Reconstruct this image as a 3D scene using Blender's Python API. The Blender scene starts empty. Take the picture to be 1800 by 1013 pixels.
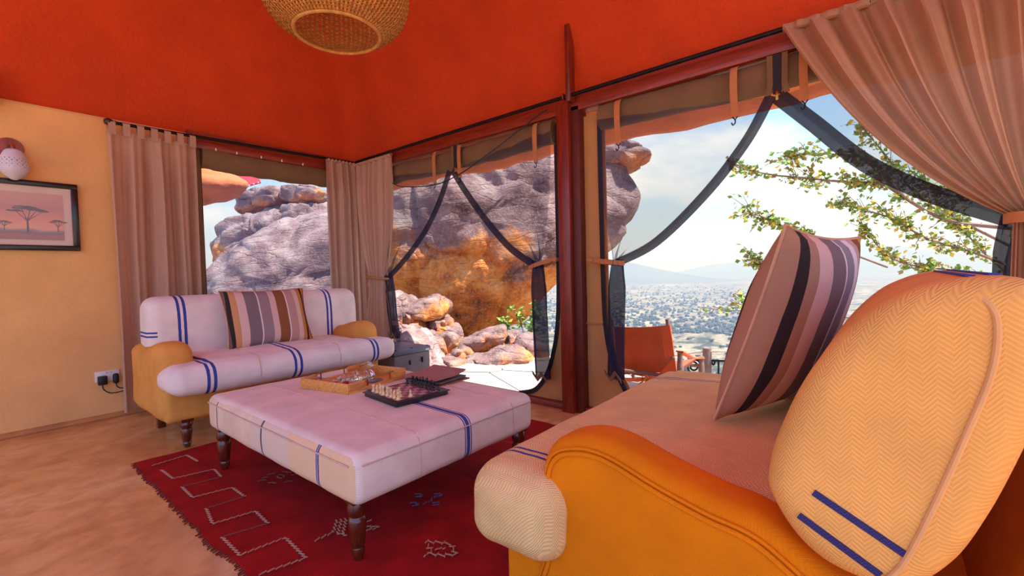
import bpy, bmesh, math, random
from mathutils import Vector, Matrix, noise
random.seed(7)
PI = math.pi
S = bpy.context.scene
COL = S.collection

# ------------------------------------------------------------------ camera
FPX, YAW, PITCH, ROLL, CAMZ = 800.3, 0.68854, -0.033745, -0.024331, 1.05
_fw = Vector((math.cos(YAW)*math.cos(PITCH), math.sin(YAW)*math.cos(PITCH), math.sin(PITCH)))
_r0 = Vector((math.sin(YAW), -math.cos(YAW), 0)); _u0 = _r0.cross(_fw)
_r = math.cos(ROLL)*_r0 + math.sin(ROLL)*_u0
_u = -math.sin(ROLL)*_r0 + math.cos(ROLL)*_u0
CAMP = Vector((0, 0, CAMZ))
cd = bpy.data.cameras.new('camera'); cam = bpy.data.objects.new('camera', cd); COL.objects.link(cam)
M = Matrix((( _r.x, _u.x, -_fw.x, 0), (_r.y, _u.y, -_fw.y, 0), (_r.z, _u.z, -_fw.z, CAMZ), (0, 0, 0, 1)))
cam.matrix_world = M
cd.sensor_width = 36; cd.lens = FPX/1800*36; cd.clip_start = .02; cd.clip_end = 20000
S.camera = cam
def at(px, py, Z):
    """point seen at a photo pixel, at depth Z metres in front of the camera"""
    return CAMP + (_fw + (px-900)/FPX*_r - (py-506.5)/FPX*_u)*Z
def onp(px, py, ax, val):
    d = _fw + (px-900)/FPX*_r - (py-506.5)/FPX*_u
    return CAMP + d*((val-CAMP[ax])/d[ax])

# ------------------------------------------------------------------ world, sun, exposure
SUN_DIR = Vector((.15, -.42, .88)).normalized()
w = bpy.data.worlds.new('world'); S.world = w; w.use_nodes = True
nt = w.node_tree; nt.nodes.clear()
def N(t, ty, **kw):
    n = t.nodes.new(ty)
    for k, v in kw.items():
        if k.startswith('i_'): n.inputs[k[2:].replace('_', ' ')].default_value = v
        else: setattr(n, k, v)
    return n
out = N(nt, 'ShaderNodeOutputWorld'); bg = N(nt, 'ShaderNodeBackground'); bg.inputs[1].default_value = 1.25
tc = N(nt, 'ShaderNodeTexCoord'); mp = N(nt, 'ShaderNodeMapping'); mp.inputs['Scale'].default_value = (1, 1, 2.6); mp.inputs['Location'].default_value = (-2.3, 4.4, .9)
nz = N(nt, 'ShaderNodeTexNoise', i_Scale=2.3, i_Detail=7, i_Roughness=.58)
cr = N(nt, 'ShaderNodeValToRGB'); cr.color_ramp.elements[0].position = .47; cr.color_ramp.elements[1].position = .68
sp = N(nt, 'ShaderNodeSeparateXYZ'); gr = N(nt, 'ShaderNodeValToRGB')
gr.color_ramp.elements[0].position = 0; gr.color_ramp.elements[0].color = (.34, .53, .88, 1)
gr.color_ramp.elements[1].position = .36; gr.color_ramp.elements[1].color = (.10, .29, .78, 1)
mx = N(nt, 'ShaderNodeMix', data_type='RGBA'); mx.inputs[7].default_value = (1, 1, 1, 1)
L = nt.links.new
L(tc.outputs['Generated'], mp.inputs[0]); L(mp.outputs[0], nz.inputs['Vector']); L(nz.outputs[0], cr.inputs[0])
L(tc.outputs['Generated'], sp.inputs[0]); L(sp.outputs[2], gr.inputs[0])
L(gr.outputs[0], mx.inputs[6]); L(cr.outputs[0], mx.inputs[0]); L(mx.outputs[2], bg.inputs[0]); L(bg.outputs[0], out.inputs[0])
sd = bpy.data.lights.new('sun', 'SUN'); sd.energy = 6.0; sd.angle = .01; sd.color = (1, .95, .87)
so = bpy.data.objects.new('sun', sd); COL.objects.link(so); so.rotation_euler = SUN_DIR.to_track_quat('Z', 'Y').to_euler()
so.location = (4, -4, 12)
S.view_settings.view_transform = 'Standard'; S.view_settings.look = 'None'
S.view_settings.exposure = 0.88; S.view_settings.gamma = 1; S.view_settings.use_curve_mapping = False
S.cycles.max_bounces = 10; S.cycles.diffuse_bounces = 6; S.cycles.transparent_max_bounces = 16

# ------------------------------------------------------------------ helpers: materials
def C(r, g, b):
    f = lambda v: (v/255/12.92) if v/255 <= .04045 else ((v/255+.055)/1.055)**2.4
    return (f(r), f(g), f(b), 1)
def newmat(name):
    m = bpy.data.materials.new(name); m.use_nodes = True
    return m, m.node_tree, m.node_tree.nodes['Principled BSDF']
def sc(c, k): return (min(1, c[0]*k), min(1, c[1]*k), min(1, c[2]*k), 1)
def mth(t, op, a, b=None, c=None):
    n = t.nodes.new('ShaderNodeMath'); n.operation = op
    for i, v in enumerate((a, b, c)):
        if v is None: continue
        if isinstance(v, (int, float)): n.inputs[i].default_value = v
        else: t.links.new(v, n.inputs[i])
    return n.outputs[0]
def mixc(t, fac, a, b):
    n = t.nodes.new('ShaderNodeMix'); n.data_type = 'RGBA'
    for i, v in ((0, fac), (6, a), (7, b)):
        if isinstance(v, (tuple, int, float)): n.inputs[i].default_value = v
        else: t.links.new(v, n.inputs[i])
    return n.outputs[2]
def noi(t, vec, scale, detail=4, rough=.55, dist=0):
    n = t.nodes.new('ShaderNodeTexNoise'); n.inputs['Scale'].default_value = scale; n.inputs['Detail'].default_value = detail
    n.inputs['Roughness'].default_value = rough; n.inputs['Distortion'].default_value = dist
    if vec is not None: t.links.new(vec, n.inputs['Vector'])
    return n.outputs[0]
def ramp(t, v, pts):
    n = t.nodes.new('ShaderNodeValToRGB'); e = n.color_ramp.elements
    while len(e) < len(pts): e.new(.5)
    for i, (p, c) in enumerate(pts): e[i].position = p; e[i].color = c if len(c) == 4 else (*c, 1)
    t.links.new(v, n.inputs[0]); return n.outputs[0]
def bump(t, b, h, strength, dist=.01):
    n = t.nodes.new('ShaderNodeBump'); n.inputs['Strength'].default_value = strength; n.inputs['Distance'].default_value = dist
    t.links.new(h, n.inputs['Height']); t.links.new(n.outputs[0], b.inputs['Normal'])
def objco(t): return t.nodes.new('ShaderNodeTexCoord').outputs['Object']
def mat(name, col, rough=.7, var=.12, vs=9, bp=.15, bs=60, metal=0, coat=0, spec=.5, stretch=None, bd=.01):
    m, t, b = newmat(name)
    co = objco(t)
    if stretch:
        mpn = t.nodes.new('ShaderNodeMapping'); mpn.inputs['Scale'].default_value = stretch; t.links.new(co, mpn.inputs[0]); co = mpn.outputs[0]
    n1 = noi(t, co, vs, 5)
    t.links.new(mixc(t, ramp(t, n1, [(.3, (0, 0, 0)), (.7, (1, 1, 1))]), sc(col, 1-var), sc(col, 1+var)), b.inputs['Base Color'])
    b.inputs['Roughness'].default_value = rough; b.inputs['Metallic'].default_value = metal
    b.inputs['Coat Weight'].default_value = coat; b.inputs['Specular IOR Level'].default_value = spec
    if bp: bump(t, b, noi(t, co, bs, 3), bp, bd)
    return m
def weave(name, col, stripes=(), mode='plain', uv=((1, 0, 0), (0, 1, 1)), period=.005, colw=.014, contrast=.12, var=.1, bs=.35, rough=.95, sheen=.0, bands=None):
    """woven cloth in object space: u,v are sums of object axes; stripes = (axis, centre, halfwidth, colour[, axis2, lo, hi])"""
    m, t, b = newmat(name)
    co = objco(t); s = t.nodes.new('ShaderNodeSeparateXYZ'); t.links.new(co, s.inputs[0])
    def comb(wt):
        o = None
        for k in range(3):
            if wt[k]:
                e = mth(t, 'MULTIPLY', s.outputs[k], float(wt[k])); o = e if o is None else mth(t, 'ADD', o, e)
        return o
    U, V = comb(uv[0]), comb(uv[1])
    wob = mth(t, 'MULTIPLY', noi(t, co, 30, 3), .004)
    U2, V2 = mth(t, 'ADD', U, wob), mth(t, 'ADD', V, wob)
    if mode == 'herring':
        z = mth(t, 'ADD', V2, mth(t, 'MULTIPLY', mth(t, 'PINGPONG', U2, colw), 1.0))
        h = mth(t, 'SINE', mth(t, 'MULTIPLY', z, 2*PI/period))
    else:
        h = mth(t, 'MULTIPLY', mth(t, 'SINE', mth(t, 'MULTIPLY', U2, 2*PI/period)), mth(t, 'SINE', mth(t, 'MULTIPLY', V2, 2*PI/period)))
    h01 = mth(t, 'MULTIPLY_ADD', h, .5, .5)
    c = mixc(t, ramp(t, noi(t, co, 7, 5), [(.3, (0, 0, 0)), (.7, (1, 1, 1))]), sc(col, 1-var), sc(col, 1+var))
    if bands:
        ax, lst = bands
        for lo, hi, bc in lst:
            f = mth(t, 'COMPARE', s.outputs[ax], (lo+hi)/2, (hi-lo)/2); c = mixc(t, f, c, bc)
    for st in stripes:
        f = mth(t, 'COMPARE', mth(t, 'ADD', s.outputs[st[0]], wob), st[1]+.002, st[2])
        if len(st) > 4: f = mth(t, 'MULTIPLY', f, mth(t, 'COMPARE', s.outputs[st[4]], (st[5]+st[6])/2, (st[6]-st[5])/2))
        c = mixc(t, f, c, st[3])
    c = mixc(t, mth(t, 'MULTIPLY', mth(t, 'SUBTRACT', 1.0, h01), contrast*2), c, sc(col, .35))
    t.links.new(c, b.inputs['Base Color'])
    b.inputs['Roughness'].default_value = rough; b.inputs['Specular IOR Level'].default_value = .2
    b.inputs['Sheen Weight'].default_value = sheen
    bump(t, b, h01, bs, .0015)
    return m
def wood(name, col, rough=.35, coat=.3, axis=2, scale=6):
    st = [9, 9, 9]; st[axis] = .8
    m, t, b = newmat(name); mpn = t.nodes.new('ShaderNodeMapping'); mpn.inputs['Scale'].default_value = st
    t.links.new(objco(t), mpn.inputs[0]); n = noi(t, mpn.outputs[0], scale, 6, .6, .6)
    t.links.new(ramp(t, n, [(.28, sc(col, .5)), (.5, col), (.75, sc(col, 1.45))]), b.inputs['Base Color'])
    b.inputs['Roughness'].default_value = rough; b.inputs['Coat Weight'].default_value = coat; b.inputs['Coat Roughness'].default_value = .2
    bump(t, b, n, .1, .004); return m
def cloth_thin(name, col, alpha=1.0, transl=.35, fine=350, var=.1):
    m, t, b = newmat(name); o = [n for n in t.nodes if n.type == 'OUTPUT_MATERIAL'][0]
    co = objco(t); c = mixc(t, noi(t, co, 14, 5), sc(col, 1-var), sc(col, 1+var))
    mpn = t.nodes.new('ShaderNodeMapping'); mpn.inputs['Scale'].default_value = (1, 1, .12); t.links.new(co, mpn.inputs[0])
    g = noi(t, mpn.outputs[0], fine, 2)
    c = mixc(t, mth(t, 'MULTIPLY', g, .35), c, sc(col, .55))
    t.links.new(c, b.inputs['Base Color']); b.inputs['Roughness'].default_value = .95; b.inputs['Specular IOR Level'].default_value = .1
    bump(t, b, g, .25, .002)
    tr = t.nodes.new('ShaderNodeBsdfTranslucent'); t.links.new(c, tr.inputs[0])
    mxs = t.nodes.new('ShaderNodeMixShader'); mxs.inputs[0].default_value = transl
    t.links.new(b.outputs[0], mxs.inputs[1]); t.links.new(tr.outputs[0], mxs.inputs[2]); res = mxs.outputs[0]
    if alpha < 1:
        tp = t.nodes.new('ShaderNodeBsdfTransparent'); m2 = t.nodes.new('ShaderNodeMixShader'); m2.inputs[0].default_value = alpha
        t.links.new(tp.outputs[0], m2.inputs[1]); t.links.new(res, m2.inputs[2]); res = m2.outputs[0]
    t.links.new(res, o.inputs[0]); return m
def glassmat(name, col=(1, 1, 1, 1), rough=.02):
    m, t, b = newmat(name); b.inputs['Base Color'].default_value = col; b.inputs['Transmission Weight'].default_value = 1
    b.inputs['Roughness'].default_value = rough; b.inputs['IOR'].default_value = 1.45; return m

# ------------------------------------------------------------------ helpers: objects
def tag(o, label=None, cat=None, group=None, kind=None):
    if label: o['label'] = label
    if cat: o['category'] = cat
    if group: o['group'] = group
    if kind: o['kind'] = kind
    return o
def thing(name, label, cat, loc=(0, 0, 0), group=None, rot=None):
    o = bpy.data.objects.new(name, None); COL.objects.link(o); o.location = loc; o.empty_display_size = .1
    if rot: o.rotation_euler = rot
    return tag(o, label, cat, group)
def obj(name, bm, m, parent=None, loc=None, smooth=True, ang=40, world=True):
    """mesh object; with world=True the geometry was made in world coordinates and is re-based on its parent / loc"""
    me = bpy.data.meshes.new(name)
    base = Vector((0, 0, 0))
    if world:
        p = parent
        while p is not None: base += Vector(p.location); p = p.parent
        if loc is not None: base += Vector(loc)
        if base.length: bmesh.ops.translate(bm, verts=bm.verts, vec=-base)
    bmesh.ops.recalc_face_normals(bm, faces=bm.faces)
    if smooth:
        for f in bm.faces: f.smooth = True
        for e in bm.edges:
            if len(e.link_faces) == 2 and e.calc_face_angle(0) > math.radians(ang): e.smooth = False
    bm.to_mesh(me); bm.free()
    for mm in (m if isinstance(m, (list, tuple)) else [m]):
        if mm is not None: me.materials.append(mm)
    o = bpy.data.objects.new(name, me); COL.objects.link(o)
    if loc is not None: o.location = loc
    if parent is not None: o.parent = parent
    return o
def dup(root, loc, rotz=0):
    r = root.copy(); COL.objects.link(r); r.location = loc; r.rotation_euler = (0, 0, rotz)
    for ch in list(root.children):
        k = ch.copy(); COL.objects.link(k); k.parent = r
    return r
B = bmesh.new
def box(bm, x0, x1, y0, y1, z0, z1, bev=0, seg=2, M=None):
    vs = [bm.verts.new((x, y, z)) for x in (x0, x1) for y in (y0, y1) for z in (z0, z1)]
    fs = [bm.faces.new([vs[i] for i in q]) for q in ((0, 1, 3, 2), (4, 6, 7, 5), (0, 4, 5, 1), (2, 3, 7, 6), (0, 2, 6, 4), (1, 5, 7, 3))]
    if bev:
        es = list({e for f in fs for e in f.edges})
        r = bmesh.ops.bevel(bm, geom=es, offset=bev, segments=seg, affect='EDGES', profile=.5)
        vs = list({v for f in r['faces'] for v in f.verts} | {v for v in vs if v.is_valid})
    if M is not None: bmesh.ops.transform(bm, matrix=M, verts=[v for v in vs if v.is_valid])
    return vs
def tube(bm, pts, r, n=8, caps=True, flat=None):
    pts = [Vector(p) for p in pts]; rings = []; nrm = None
    for i, p in enumerate(pts):
        d = (pts[min(i+1, len(pts)-1)] - pts[max(i-1, 0)]).normalized()
        if nrm is None:
            nrm = d.orthogonal().normalized()
        else:
            nrm = (nrm - d*nrm.dot(d)); nrm = nrm.normalized() if nrm.length > 1e-6 else d.orthogonal().normalized()
        bi = d.cross(nrm); rr = r[i] if isinstance(r, (list, tuple)) else r
        rings.append([bm.verts.new(p + (nrm*math.cos(a)+bi*math.sin(a))*rr) for a in [2*PI*k/n for k in range(n)]])
    for a, b in zip(rings, rings[1:]):
        for k in range(n): bm.faces.new((a[k], a[(k+1) % n], b[(k+1) % n], b[k]))
    if caps: bm.faces.new(rings[0][::-1]); bm.faces.new(rings[-1])
    return rings
def lathe(bm, prof, c=(0, 0, 0), n=24, M=None):
    rings = []; new = []
    for r, z in prof:
        if r < 1e-5: v = bm.verts.new((c[0], c[1], c[2]+z)); rings.append([v]); new.append(v)
        else:
            ring = [bm.verts.new((c[0]+r*math.cos(2*PI*k/n), c[1]+r*math.sin(2*PI*k/n), c[2]+z)) for k in range(n)]
            rings.append(ring); new += ring
    for a, b in zip(rings, rings[1:]):
        for k in range(n):
            if len(a) == 1 and len(b) == 1: continue
            if len(a) == 1: bm.faces.new((a[0], b[k], b[(k+1) % n]))
            elif len(b) == 1: bm.faces.new((a[k], a[(k+1) % n], b[0]))
            else: bm.faces.new((a[k], a[(k+1) % n], b[(k+1) % n], b[k]))
    if len(rings[0]) > 1: bm.faces.new(rings[0][::-1])
    if len(rings[-1]) > 1: bm.faces.new(rings[-1])
    if M is not None: bmesh.ops.transform(bm, matrix=M, verts=new)
    return new
def grid(bm, P):
    V = [[bm.verts.new(p) for p in row] for row in P]
    for i in range(len(V)-1):
        for j in range(len(V[0])-1):
            bm.faces.new((V[i][j], V[i+1][j], V[i+1][j+1], V[i][j+1]))
    return V
def sheet(bm, P, th):
    """a grid of points with a little thickness"""
    n0 = len(bm.faces); grid(bm, P)
    bm.faces.ensure_lookup_table(); fs = bm.faces[n0:]
    bmesh.ops.recalc_face_normals(bm, faces=fs)
    bmesh.ops.solidify(bm, geom=fs, thickness=th)
def axis_co(h, r, k, cs=5):
    a = [-(h-r) - r*math.tan(PI/4*(1-i/cs)) for i in range(cs)]
    c = [-(h-r)+2*(h-r)*i/k for i in range(k+1)]
    return a + c + [-v for v in reversed(a)]
def rbox(bm, cen, h, r, puff=(0, 0, 0), k=10, lump=0, ls=6, seed=0, M=None):
    """soft rounded box: half sizes h, corner radius r, faces puffed out, small lumps"""
    ax = [axis_co(h[i], r, k) for i in range(3)]; cache = {}; cen = Vector(cen)
    def vert(q):
        key = tuple(round(v, 5) for v in q)
        if key in cache: return cache[key]
        c = Vector([max(-(h[i]-r), min(h[i]-r, q[i])) for i in range(3)])
        d = Vector(q) - c; p = c + d.normalized()*r
        s = [p[i]/h[i] for i in range(3)]; o = Vector(p)
        for i in range(3):
            a, b = (i+1) % 3, (i+2) % 3
            o[i] += puff[i]*s[i]*(1-min(1, s[a]**2))*(1-min(1, s[b]**2))
        if lump:
            nn = d.normalized(); g = noise.fractal(Vector(o)*ls + Vector((seed, seed*2, 0)), 1, 2, 3); o += nn*lump*g
        o = o + cen
        v = bm.verts.new(o); cache[key] = v; return v
    for i in range(3):
        a, b = (i+1) % 3, (i+2) % 3
        for s in (-1, 1):
            for ia in range(len(ax[a])-1):
                for ib in range(len(ax[b])-1):
                    q = []
                    for (da, db) in ((0, 0), (1, 0), (1, 1), (0, 1)):
                        v = [0, 0, 0]; v[i] = s*h[i]; v[a] = ax[a][ia+da]; v[b] = ax[b][ib+db]; q.append(vert(v))
                    if len(set(q)) >= 3: bm.faces.new(list(dict.fromkeys(q)))
    if M is not None: bmesh.ops.transform(bm, matrix=M, verts=list(cache.values()))
    return list(cache.values())
def smooth_closed(pts, n):
    """closed Catmull-Rom through pts, resampled to n points"""
    P = [Vector(p) for p in pts]; m = len(P); o = []
    for k in range(n*4):
        t = k/(n*4)*m; i = int(t); f = t-i
        a, b, c, d = P[(i-1) % m], P[i % m], P[(i+1) % m], P[(i+2) % m]
        o.append(.5*((2*b)+(-a+c)*f+(2*a-5*b+4*c-d)*f*f+(-a+3*b-3*c+d)*f**3))
    L_ = [0]
    for i in range(len(o)): L_.append(L_[-1]+(o[(i+1) % len(o)]-o[i]).length)
    res = []; j = 0
    for k in range(n):
        tgt = L_[-1]*k/n
        while L_[j+1] < tgt: j += 1
        f = (tgt-L_[j])/max(1e-9, L_[j+1]-L_[j]); res.append(o[j].lerp(o[(j+1) % len(o)], f))
    return res
def smooth_open(pts, n):
    P = [Vector(p) for p in pts]; m = len(P)-1; o = []
    for k in range(n+1):
        t = k/n*m; i = min(int(t), m-1); f = t-i
        a, b, c, d = P[max(i-1, 0)], P[i], P[i+1], P[min(i+2, m)]
        o.append(.5*((2*b)+(-a+c)*f+(2*a-5*b+4*c-d)*f*f+(-a+3*b-3*c+d)*f**3))
    return o
def offset2(P, r):
    n = len(P); o = []
    area = sum(P[i].x*P[(i+1) % n].y-P[(i+1) % n].x*P[i].y for i in range(n)); sg = 1 if area > 0 else -1
    for i in range(n):
        d = (P[(i+4) % n]-P[i-4]).normalized(); o.append(P[i]+Vector((-d.y, d.x))*r*sg)
    return o
def slab(bm, P2, a0, a1, r, fn, steps=5, crown=0.0, rings=0):
    """closed 2-D outline extruded from a0 to a1 with rounded rims of radius r; fn(x, y, a) -> point. Caps are domed by crown"""
    R = []
    for i in range(steps+1):
        th = PI/2*i/steps; R.append((offset2(P2, r*(1-math.sin(th))), a0 + r*(1-math.cos(th))))
    for i in range(steps+1):
        th = PI/2*(1-i/steps); R.append((offset2(P2, r*(1-math.sin(th))), a1 - r*(1-math.cos(th))))
    V = [[bm.verts.new(fn(p.x, p.y, a)) for p in Q] for Q, a in R]; n = len(P2)
    for a, b in zip(V, V[1:]):
        for k in range(n): bm.faces.new((a[k], a[(k+1) % n], b[(k+1) % n], b[k]))
    for Q, a, Vr, s in ((R[0][0], a0, V[0], -1), (R[-1][0], a1, V[-1], 1)):
        cx = sum((p for p in Q), Vector((0, 0)))/n; prev = Vr
        for q in range(1, 6):
            f = q/6; ring = [bm.verts.new(fn(p.x+(cx.x-p.x)*f, p.y+(cx.y-p.y)*f, a+s*crown*(1-(1-f)**2))) for p in Q]
            for k in range(n): bm.faces.new((prev[k], prev[(k+1) % n], ring[(k+1) % n], ring[k]))
            prev = ring
        cv = bm.verts.new(fn(cx.x, cx.y, a+s*crown))
        for k in range(n): bm.faces.new((prev[k], prev[(k+1) % n], cv))
def strip(bm, pts, wv, th):
    """flat ribbon along pts, wv = half-width vector(s), thickness vector th"""
    n = len(pts); rows = []
    for i, p in enumerate(pts):
        p = Vector(p); h = Vector(wv[i] if isinstance(wv, list) else wv); t_ = Vector(th[i] if isinstance(th, list) else th)
        rows.append([bm.verts.new(p-h-t_), bm.verts.new(p+h-t_), bm.verts.new(p+h+t_), bm.verts.new(p-h+t_)])
    for a, b in zip(rows, rows[1:]):
        for k in range(4): bm.faces.new((a[k], a[(k+1) % 4], b[(k+1) % 4], b[k]))
    bm.faces.new(rows[0][::-1]); bm.faces.new(rows[-1])

# ------------------------------------------------------------------ materials
XW, YW = 2.929, 4.638
BLUE = C(52, 70, 150)
m_plaster = mat('cream_plaster', C(234, 180, 112), .85, .08, 3, .35, 25, bd=.012)
m_ceil = mat('red_orange_plaster', C(200, 62, 6), .9, .10, 3, .7, 30, bd=.012)
m_eave = mat('eave_plaster', C(218, 124, 72), .9, .12, 4, .5, 20, bd=.02)
m_red_wood = wood('red_stained_wood', C(128, 38, 16), .4, .3, 2)
m_beam_wood = wood('red_beam_wood', C(140, 46, 20), .45, .25, 1)
m_beam_x = wood('red_beam_wood_across', C(140, 46, 20), .45, .25, 0)
m_dark_wood = wood('turned_dark_wood', C(92, 34, 16), .25, .6, 2, 9)
m_iron = mat('dark_iron', C(38, 34, 36), .5, .2, 20, .1, 80, metal=.7)
m_canvas = mat('khaki_canvas', C(196, 138, 78), .85, .07, 6, .25, 250, bd=.003)
m_roll = mat('olive_canvas', C(122, 92, 62), .9, .12, 5, .3, 200, bd=.003)
m_tape = mat('dark_tape', C(40, 30, 34), .8, .2, 20, .2, 300)
m_strap = mat('tan_webbing', C(190, 122, 72), .85, .1, 20, .3, 300, bd=.002)
m_net = cloth_thin('mosquito_net', C(52, 60, 92), alpha=.40, transl=.35)
m_net_thin = cloth_thin('window_net', C(90, 110, 160), alpha=.16, transl=.5)
m_hem = cloth_thin('net_hem', C(58, 54, 74), alpha=.74, transl=.2)
m_curt = cloth_thin('taupe_linen', C(212, 172, 146), 1, .25)
m_curt_r = cloth_thin('sheer_taupe_linen', C(216, 168, 132), .97, .42)
m_cord = mat('black_plastic', C(22, 20, 20), .45, .1, 20, 0)
m_white_plastic = mat('white_plastic', C(232, 222, 214), .35, .03, 20, 0)
m_brass = mat('aged_brass', C(176, 128, 58), .3, .15, 30, .05, 80, metal=1)
m_mustard = weave('mustard_upholstery', C(232, 168, 84), mode='plain', period=.0045, contrast=.1)
def m_floor():
    m, t, b = newmat('polished_cement'); co = objco(t)
    n1 = noi(t, co, .9, 6, .6, .6); n2 = noi(t, co, 7, 6, .6, .3)
    c = ramp(t, n1, [(.3, C(190, 126, 66)), (.5, C(226, 172, 108)), (.7, C(240, 202, 146))])
    c = mixc(t, ramp(t, n2, [(.42, (0, 0, 0)), (.75, (.55, .55, .55))]), c, C(150, 88, 44))
    t.links.new(c, b.inputs['Base Color']); b.inputs['Roughness'].default_value = .24
    bump(t, b, n2, .12, .01); return m
m_flr = m_floor()

# ------------------------------------------------------------------ the setting
bm = B(); box(bm, -3.2, XW+.12, -3.2, YW+.1, -.12, 0)
tag(obj('floor', bm, m_flr, smooth=False), 'polished tan cement floor of the tented room', 'floor', kind='structure')
def edge_noise(x, y, s=2.0): return noise.fractal(Vector((x*s, y*s, 3.1)), 1, 2, 3)
bm = B(); rows_ = []  # unseen sandy ground behind the camera, added to bounce sun into the room
for (R_, z) in ((0, -.03), (3, -.03), (6, -.05), (9, -.2), (12, -.6)):
    rows_.append([(-2.5+R_*math.cos(a), -2.5+R_*math.sin(a), z) for a in [PI*.62+PI*1.25*k/32 for k in range(33)]])
grid(bm, rows_)
tag(obj('bounce_yard', bm, mat('bounce_sand', C(226, 176, 122), .95, .15, 1.5, .3, 8)), 'added unseen sandy ground bouncing sunlight into the room', 'yard', kind='structure')
# wall with picture: solid to the window opening, low wall below the window
bm = B()
nx, nzv = 40, 26
P = [[(-3.2+(1.35+3.2)*i/nx, YW+.008*edge_noise(i*.2, j*.2), 2.30*j/nzv) for j in range(nzv+1)] for i in range(nx+1)]
grid(bm, P); box(bm, -3.2, 1.35, YW+.02, YW+.2, 0, 2.32)
box(bm, 1.30, XW+.05, YW, YW+.15, 0, .34)
tag(obj('wall_left', bm, m_plaster), 'cream plastered wall carrying the framed picture', 'wall', kind='structure')
bm = B(); tube(bm, [(-3.2, YW-.002, .012), (1.3, YW-.002, .012)], .028, 8)
tag(obj('baseboard_left', bm, mat('stained_skirting', C(186, 122, 66), .6, .2, 6)), 'rounded stained cement skirting below the cream wall', 'baseboard', kind='structure')
# ceiling: plaster vault that curves up from both walls
bm = B()
def stepped(a, b, n): return [b-(b-a)*(1-(1-i/n))**2.2 for i in range(n+1)]
xs = stepped(-1.5, XW+.06, 60); ys = stepped(-2.1, YW+.06, 70)
def ceil_z(x, y):
    a, b = max(0, XW+.06-x), max(0, YW+.06-y); k = .22
    h = max(0, min(1, .5+.5*(b-a)/k)); d = b+(a-b)*h-k*h*(1-h); d = max(0, d)
    return 2.30+1.12*(1-math.exp(-d/.30))+.07*d+.012*edge_noise(x, y, 1.3)
P = [[(x, y, ceil_z(x, y)) for y in ys] for x in xs]
V = grid(bm, P)
# outer roof skin so the vault is thick
P2 = [[(x+(.5 if i == 0 else 0), y+(.5 if j == 0 else 0), ceil_z(x, y)+.22) for j, y in enumerate(ys)] for i, x in enumerate(xs)]
grid(bm, P2)
tag(obj('ceiling', bm, m_ceil, ang=80), 'red-orange plastered vaulted ceiling', 'ceiling', kind='structure')
# plaster eave outside, just beyond the window wall
bm = B()
def eave(bm, fn, L0, L1, n=60):
    P = []
    for i in range(n+1):
        s = L0+(L1-L0)*i/n; g = .05*edge_noise(s, 0, 1.5); row = []
        for (o, z) in ((.06, 2.32), (.12, 2.24), (.30, 2.17), (.46, 2.10), (.55, 2.10), (.60, 2.16), (.56, 2.26), (.3, 2.55), (.0, 2.75)):
            row.append(fn(s, o+.02*edge_noise(s, o*4, 3), z+g*min(1, o*2)+.015*edge_noise(s*2, o*5, 4)))
        P.append(row)
    grid(bm, P)
eave(bm, lambda s, o, z: (XW+o, s, z), -3.2, YW+.3)
tag(obj('trim_1', bm, m_eave, ang=70), 'rough orange plaster eave outside the window wall', 'eave', kind='structure')
# header beams
bm = B(); box(bm, XW-.06, XW+.05, -3.2, YW+.05, 2.205, 2.265, .006); box(bm, XW-.03, XW+.05, -3.2, YW+.05, 2.265, 2.34)
tag(obj('trim_2', bm, m_beam_wood), 'long red-brown timber header beam above the terrace opening', 'beam', kind='structure')
bm = B(); box(bm, 1.30, XW+.05, YW-.05, YW+.06, 2.19, 2.25, .006); box(bm, 1.30, XW, YW-.02, YW+.06, 2.25, 2.34)
tag(obj('trim_3', bm, m_beam_x), 'red-brown timber header over the window behind the loveseat', 'beam', kind='structure')
bm = B(); box(bm, XW-.10, XW+.04, 1.772, 1.872, 0, 2.26, .006); 
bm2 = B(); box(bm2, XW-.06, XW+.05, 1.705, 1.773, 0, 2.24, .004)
po = tag(obj('trim_4', bm, m_red_wood), 'glossy red-brown timber post between the terrace openings', 'post', kind='structure')
obj('post_backing', bm2, mat('dark_backing_wood', C(96, 32, 16), .5, .2, 10), po)  # darker red-brown timber, set back beside the main post
bm = B(); box(bm, XW-.125, XW-.05, 1.735, 1.772, 2.26, 2.80, .005)
tag(obj('trim_5', bm, wood('dark_strut_wood', C(118, 40, 20))), 'thin dark timber strut standing on the header beam', 'strut', kind='structure')
bm = B(); box(bm, .165, .215, YW-.09, YW-.03, 2.25, 2.48, .004)
tag(obj('trim_6', bm, m_red_wood), 'short red timber strut above the cream wall', 'strut', kind='structure')
bm = B(); box(bm, XW-.05, XW+.05, -3.2, 1.70, -.02, .045, .006); box(bm, XW-.05, XW+.05, 1.875, YW, -.02, .045, .006)
tag(obj('trim_7', bm, m_beam_wood), 'low red-brown timber sill along the terrace opening', 'sill', kind='structure')
bm = B(); box(bm, XW-.06, XW+.06, YW-.06, YW+.06, 0, 2.26, .006)
tag(obj('trim_8', bm, m_red_wood), 'timber corner post behind the corner curtains', 'post', kind='structure')
# window_1 behind the loveseat: net pane, frame seams
wn = thing('window_1', 'netted window opening behind the loveseat', 'window', (1.37, YW, .34)); wn['kind'] = 'structure'
bm = B(); box(bm, 1.37, 2.87, YW+.028, YW+.030, .34, 2.2); obj('net_pane', bm, m_net_thin, wn)
bm = B(); box(bm, 1.30, 1.385, YW-.02, YW+.04, .2, 2.2, .004); obj('jamb_strip', bm, m_roll, wn)
bm = B(); box(bm, 1.384, 1.39, YW-.015, YW+.035, .2, 2.2); obj('jamb_tape', bm, m_tape, wn)

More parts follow.
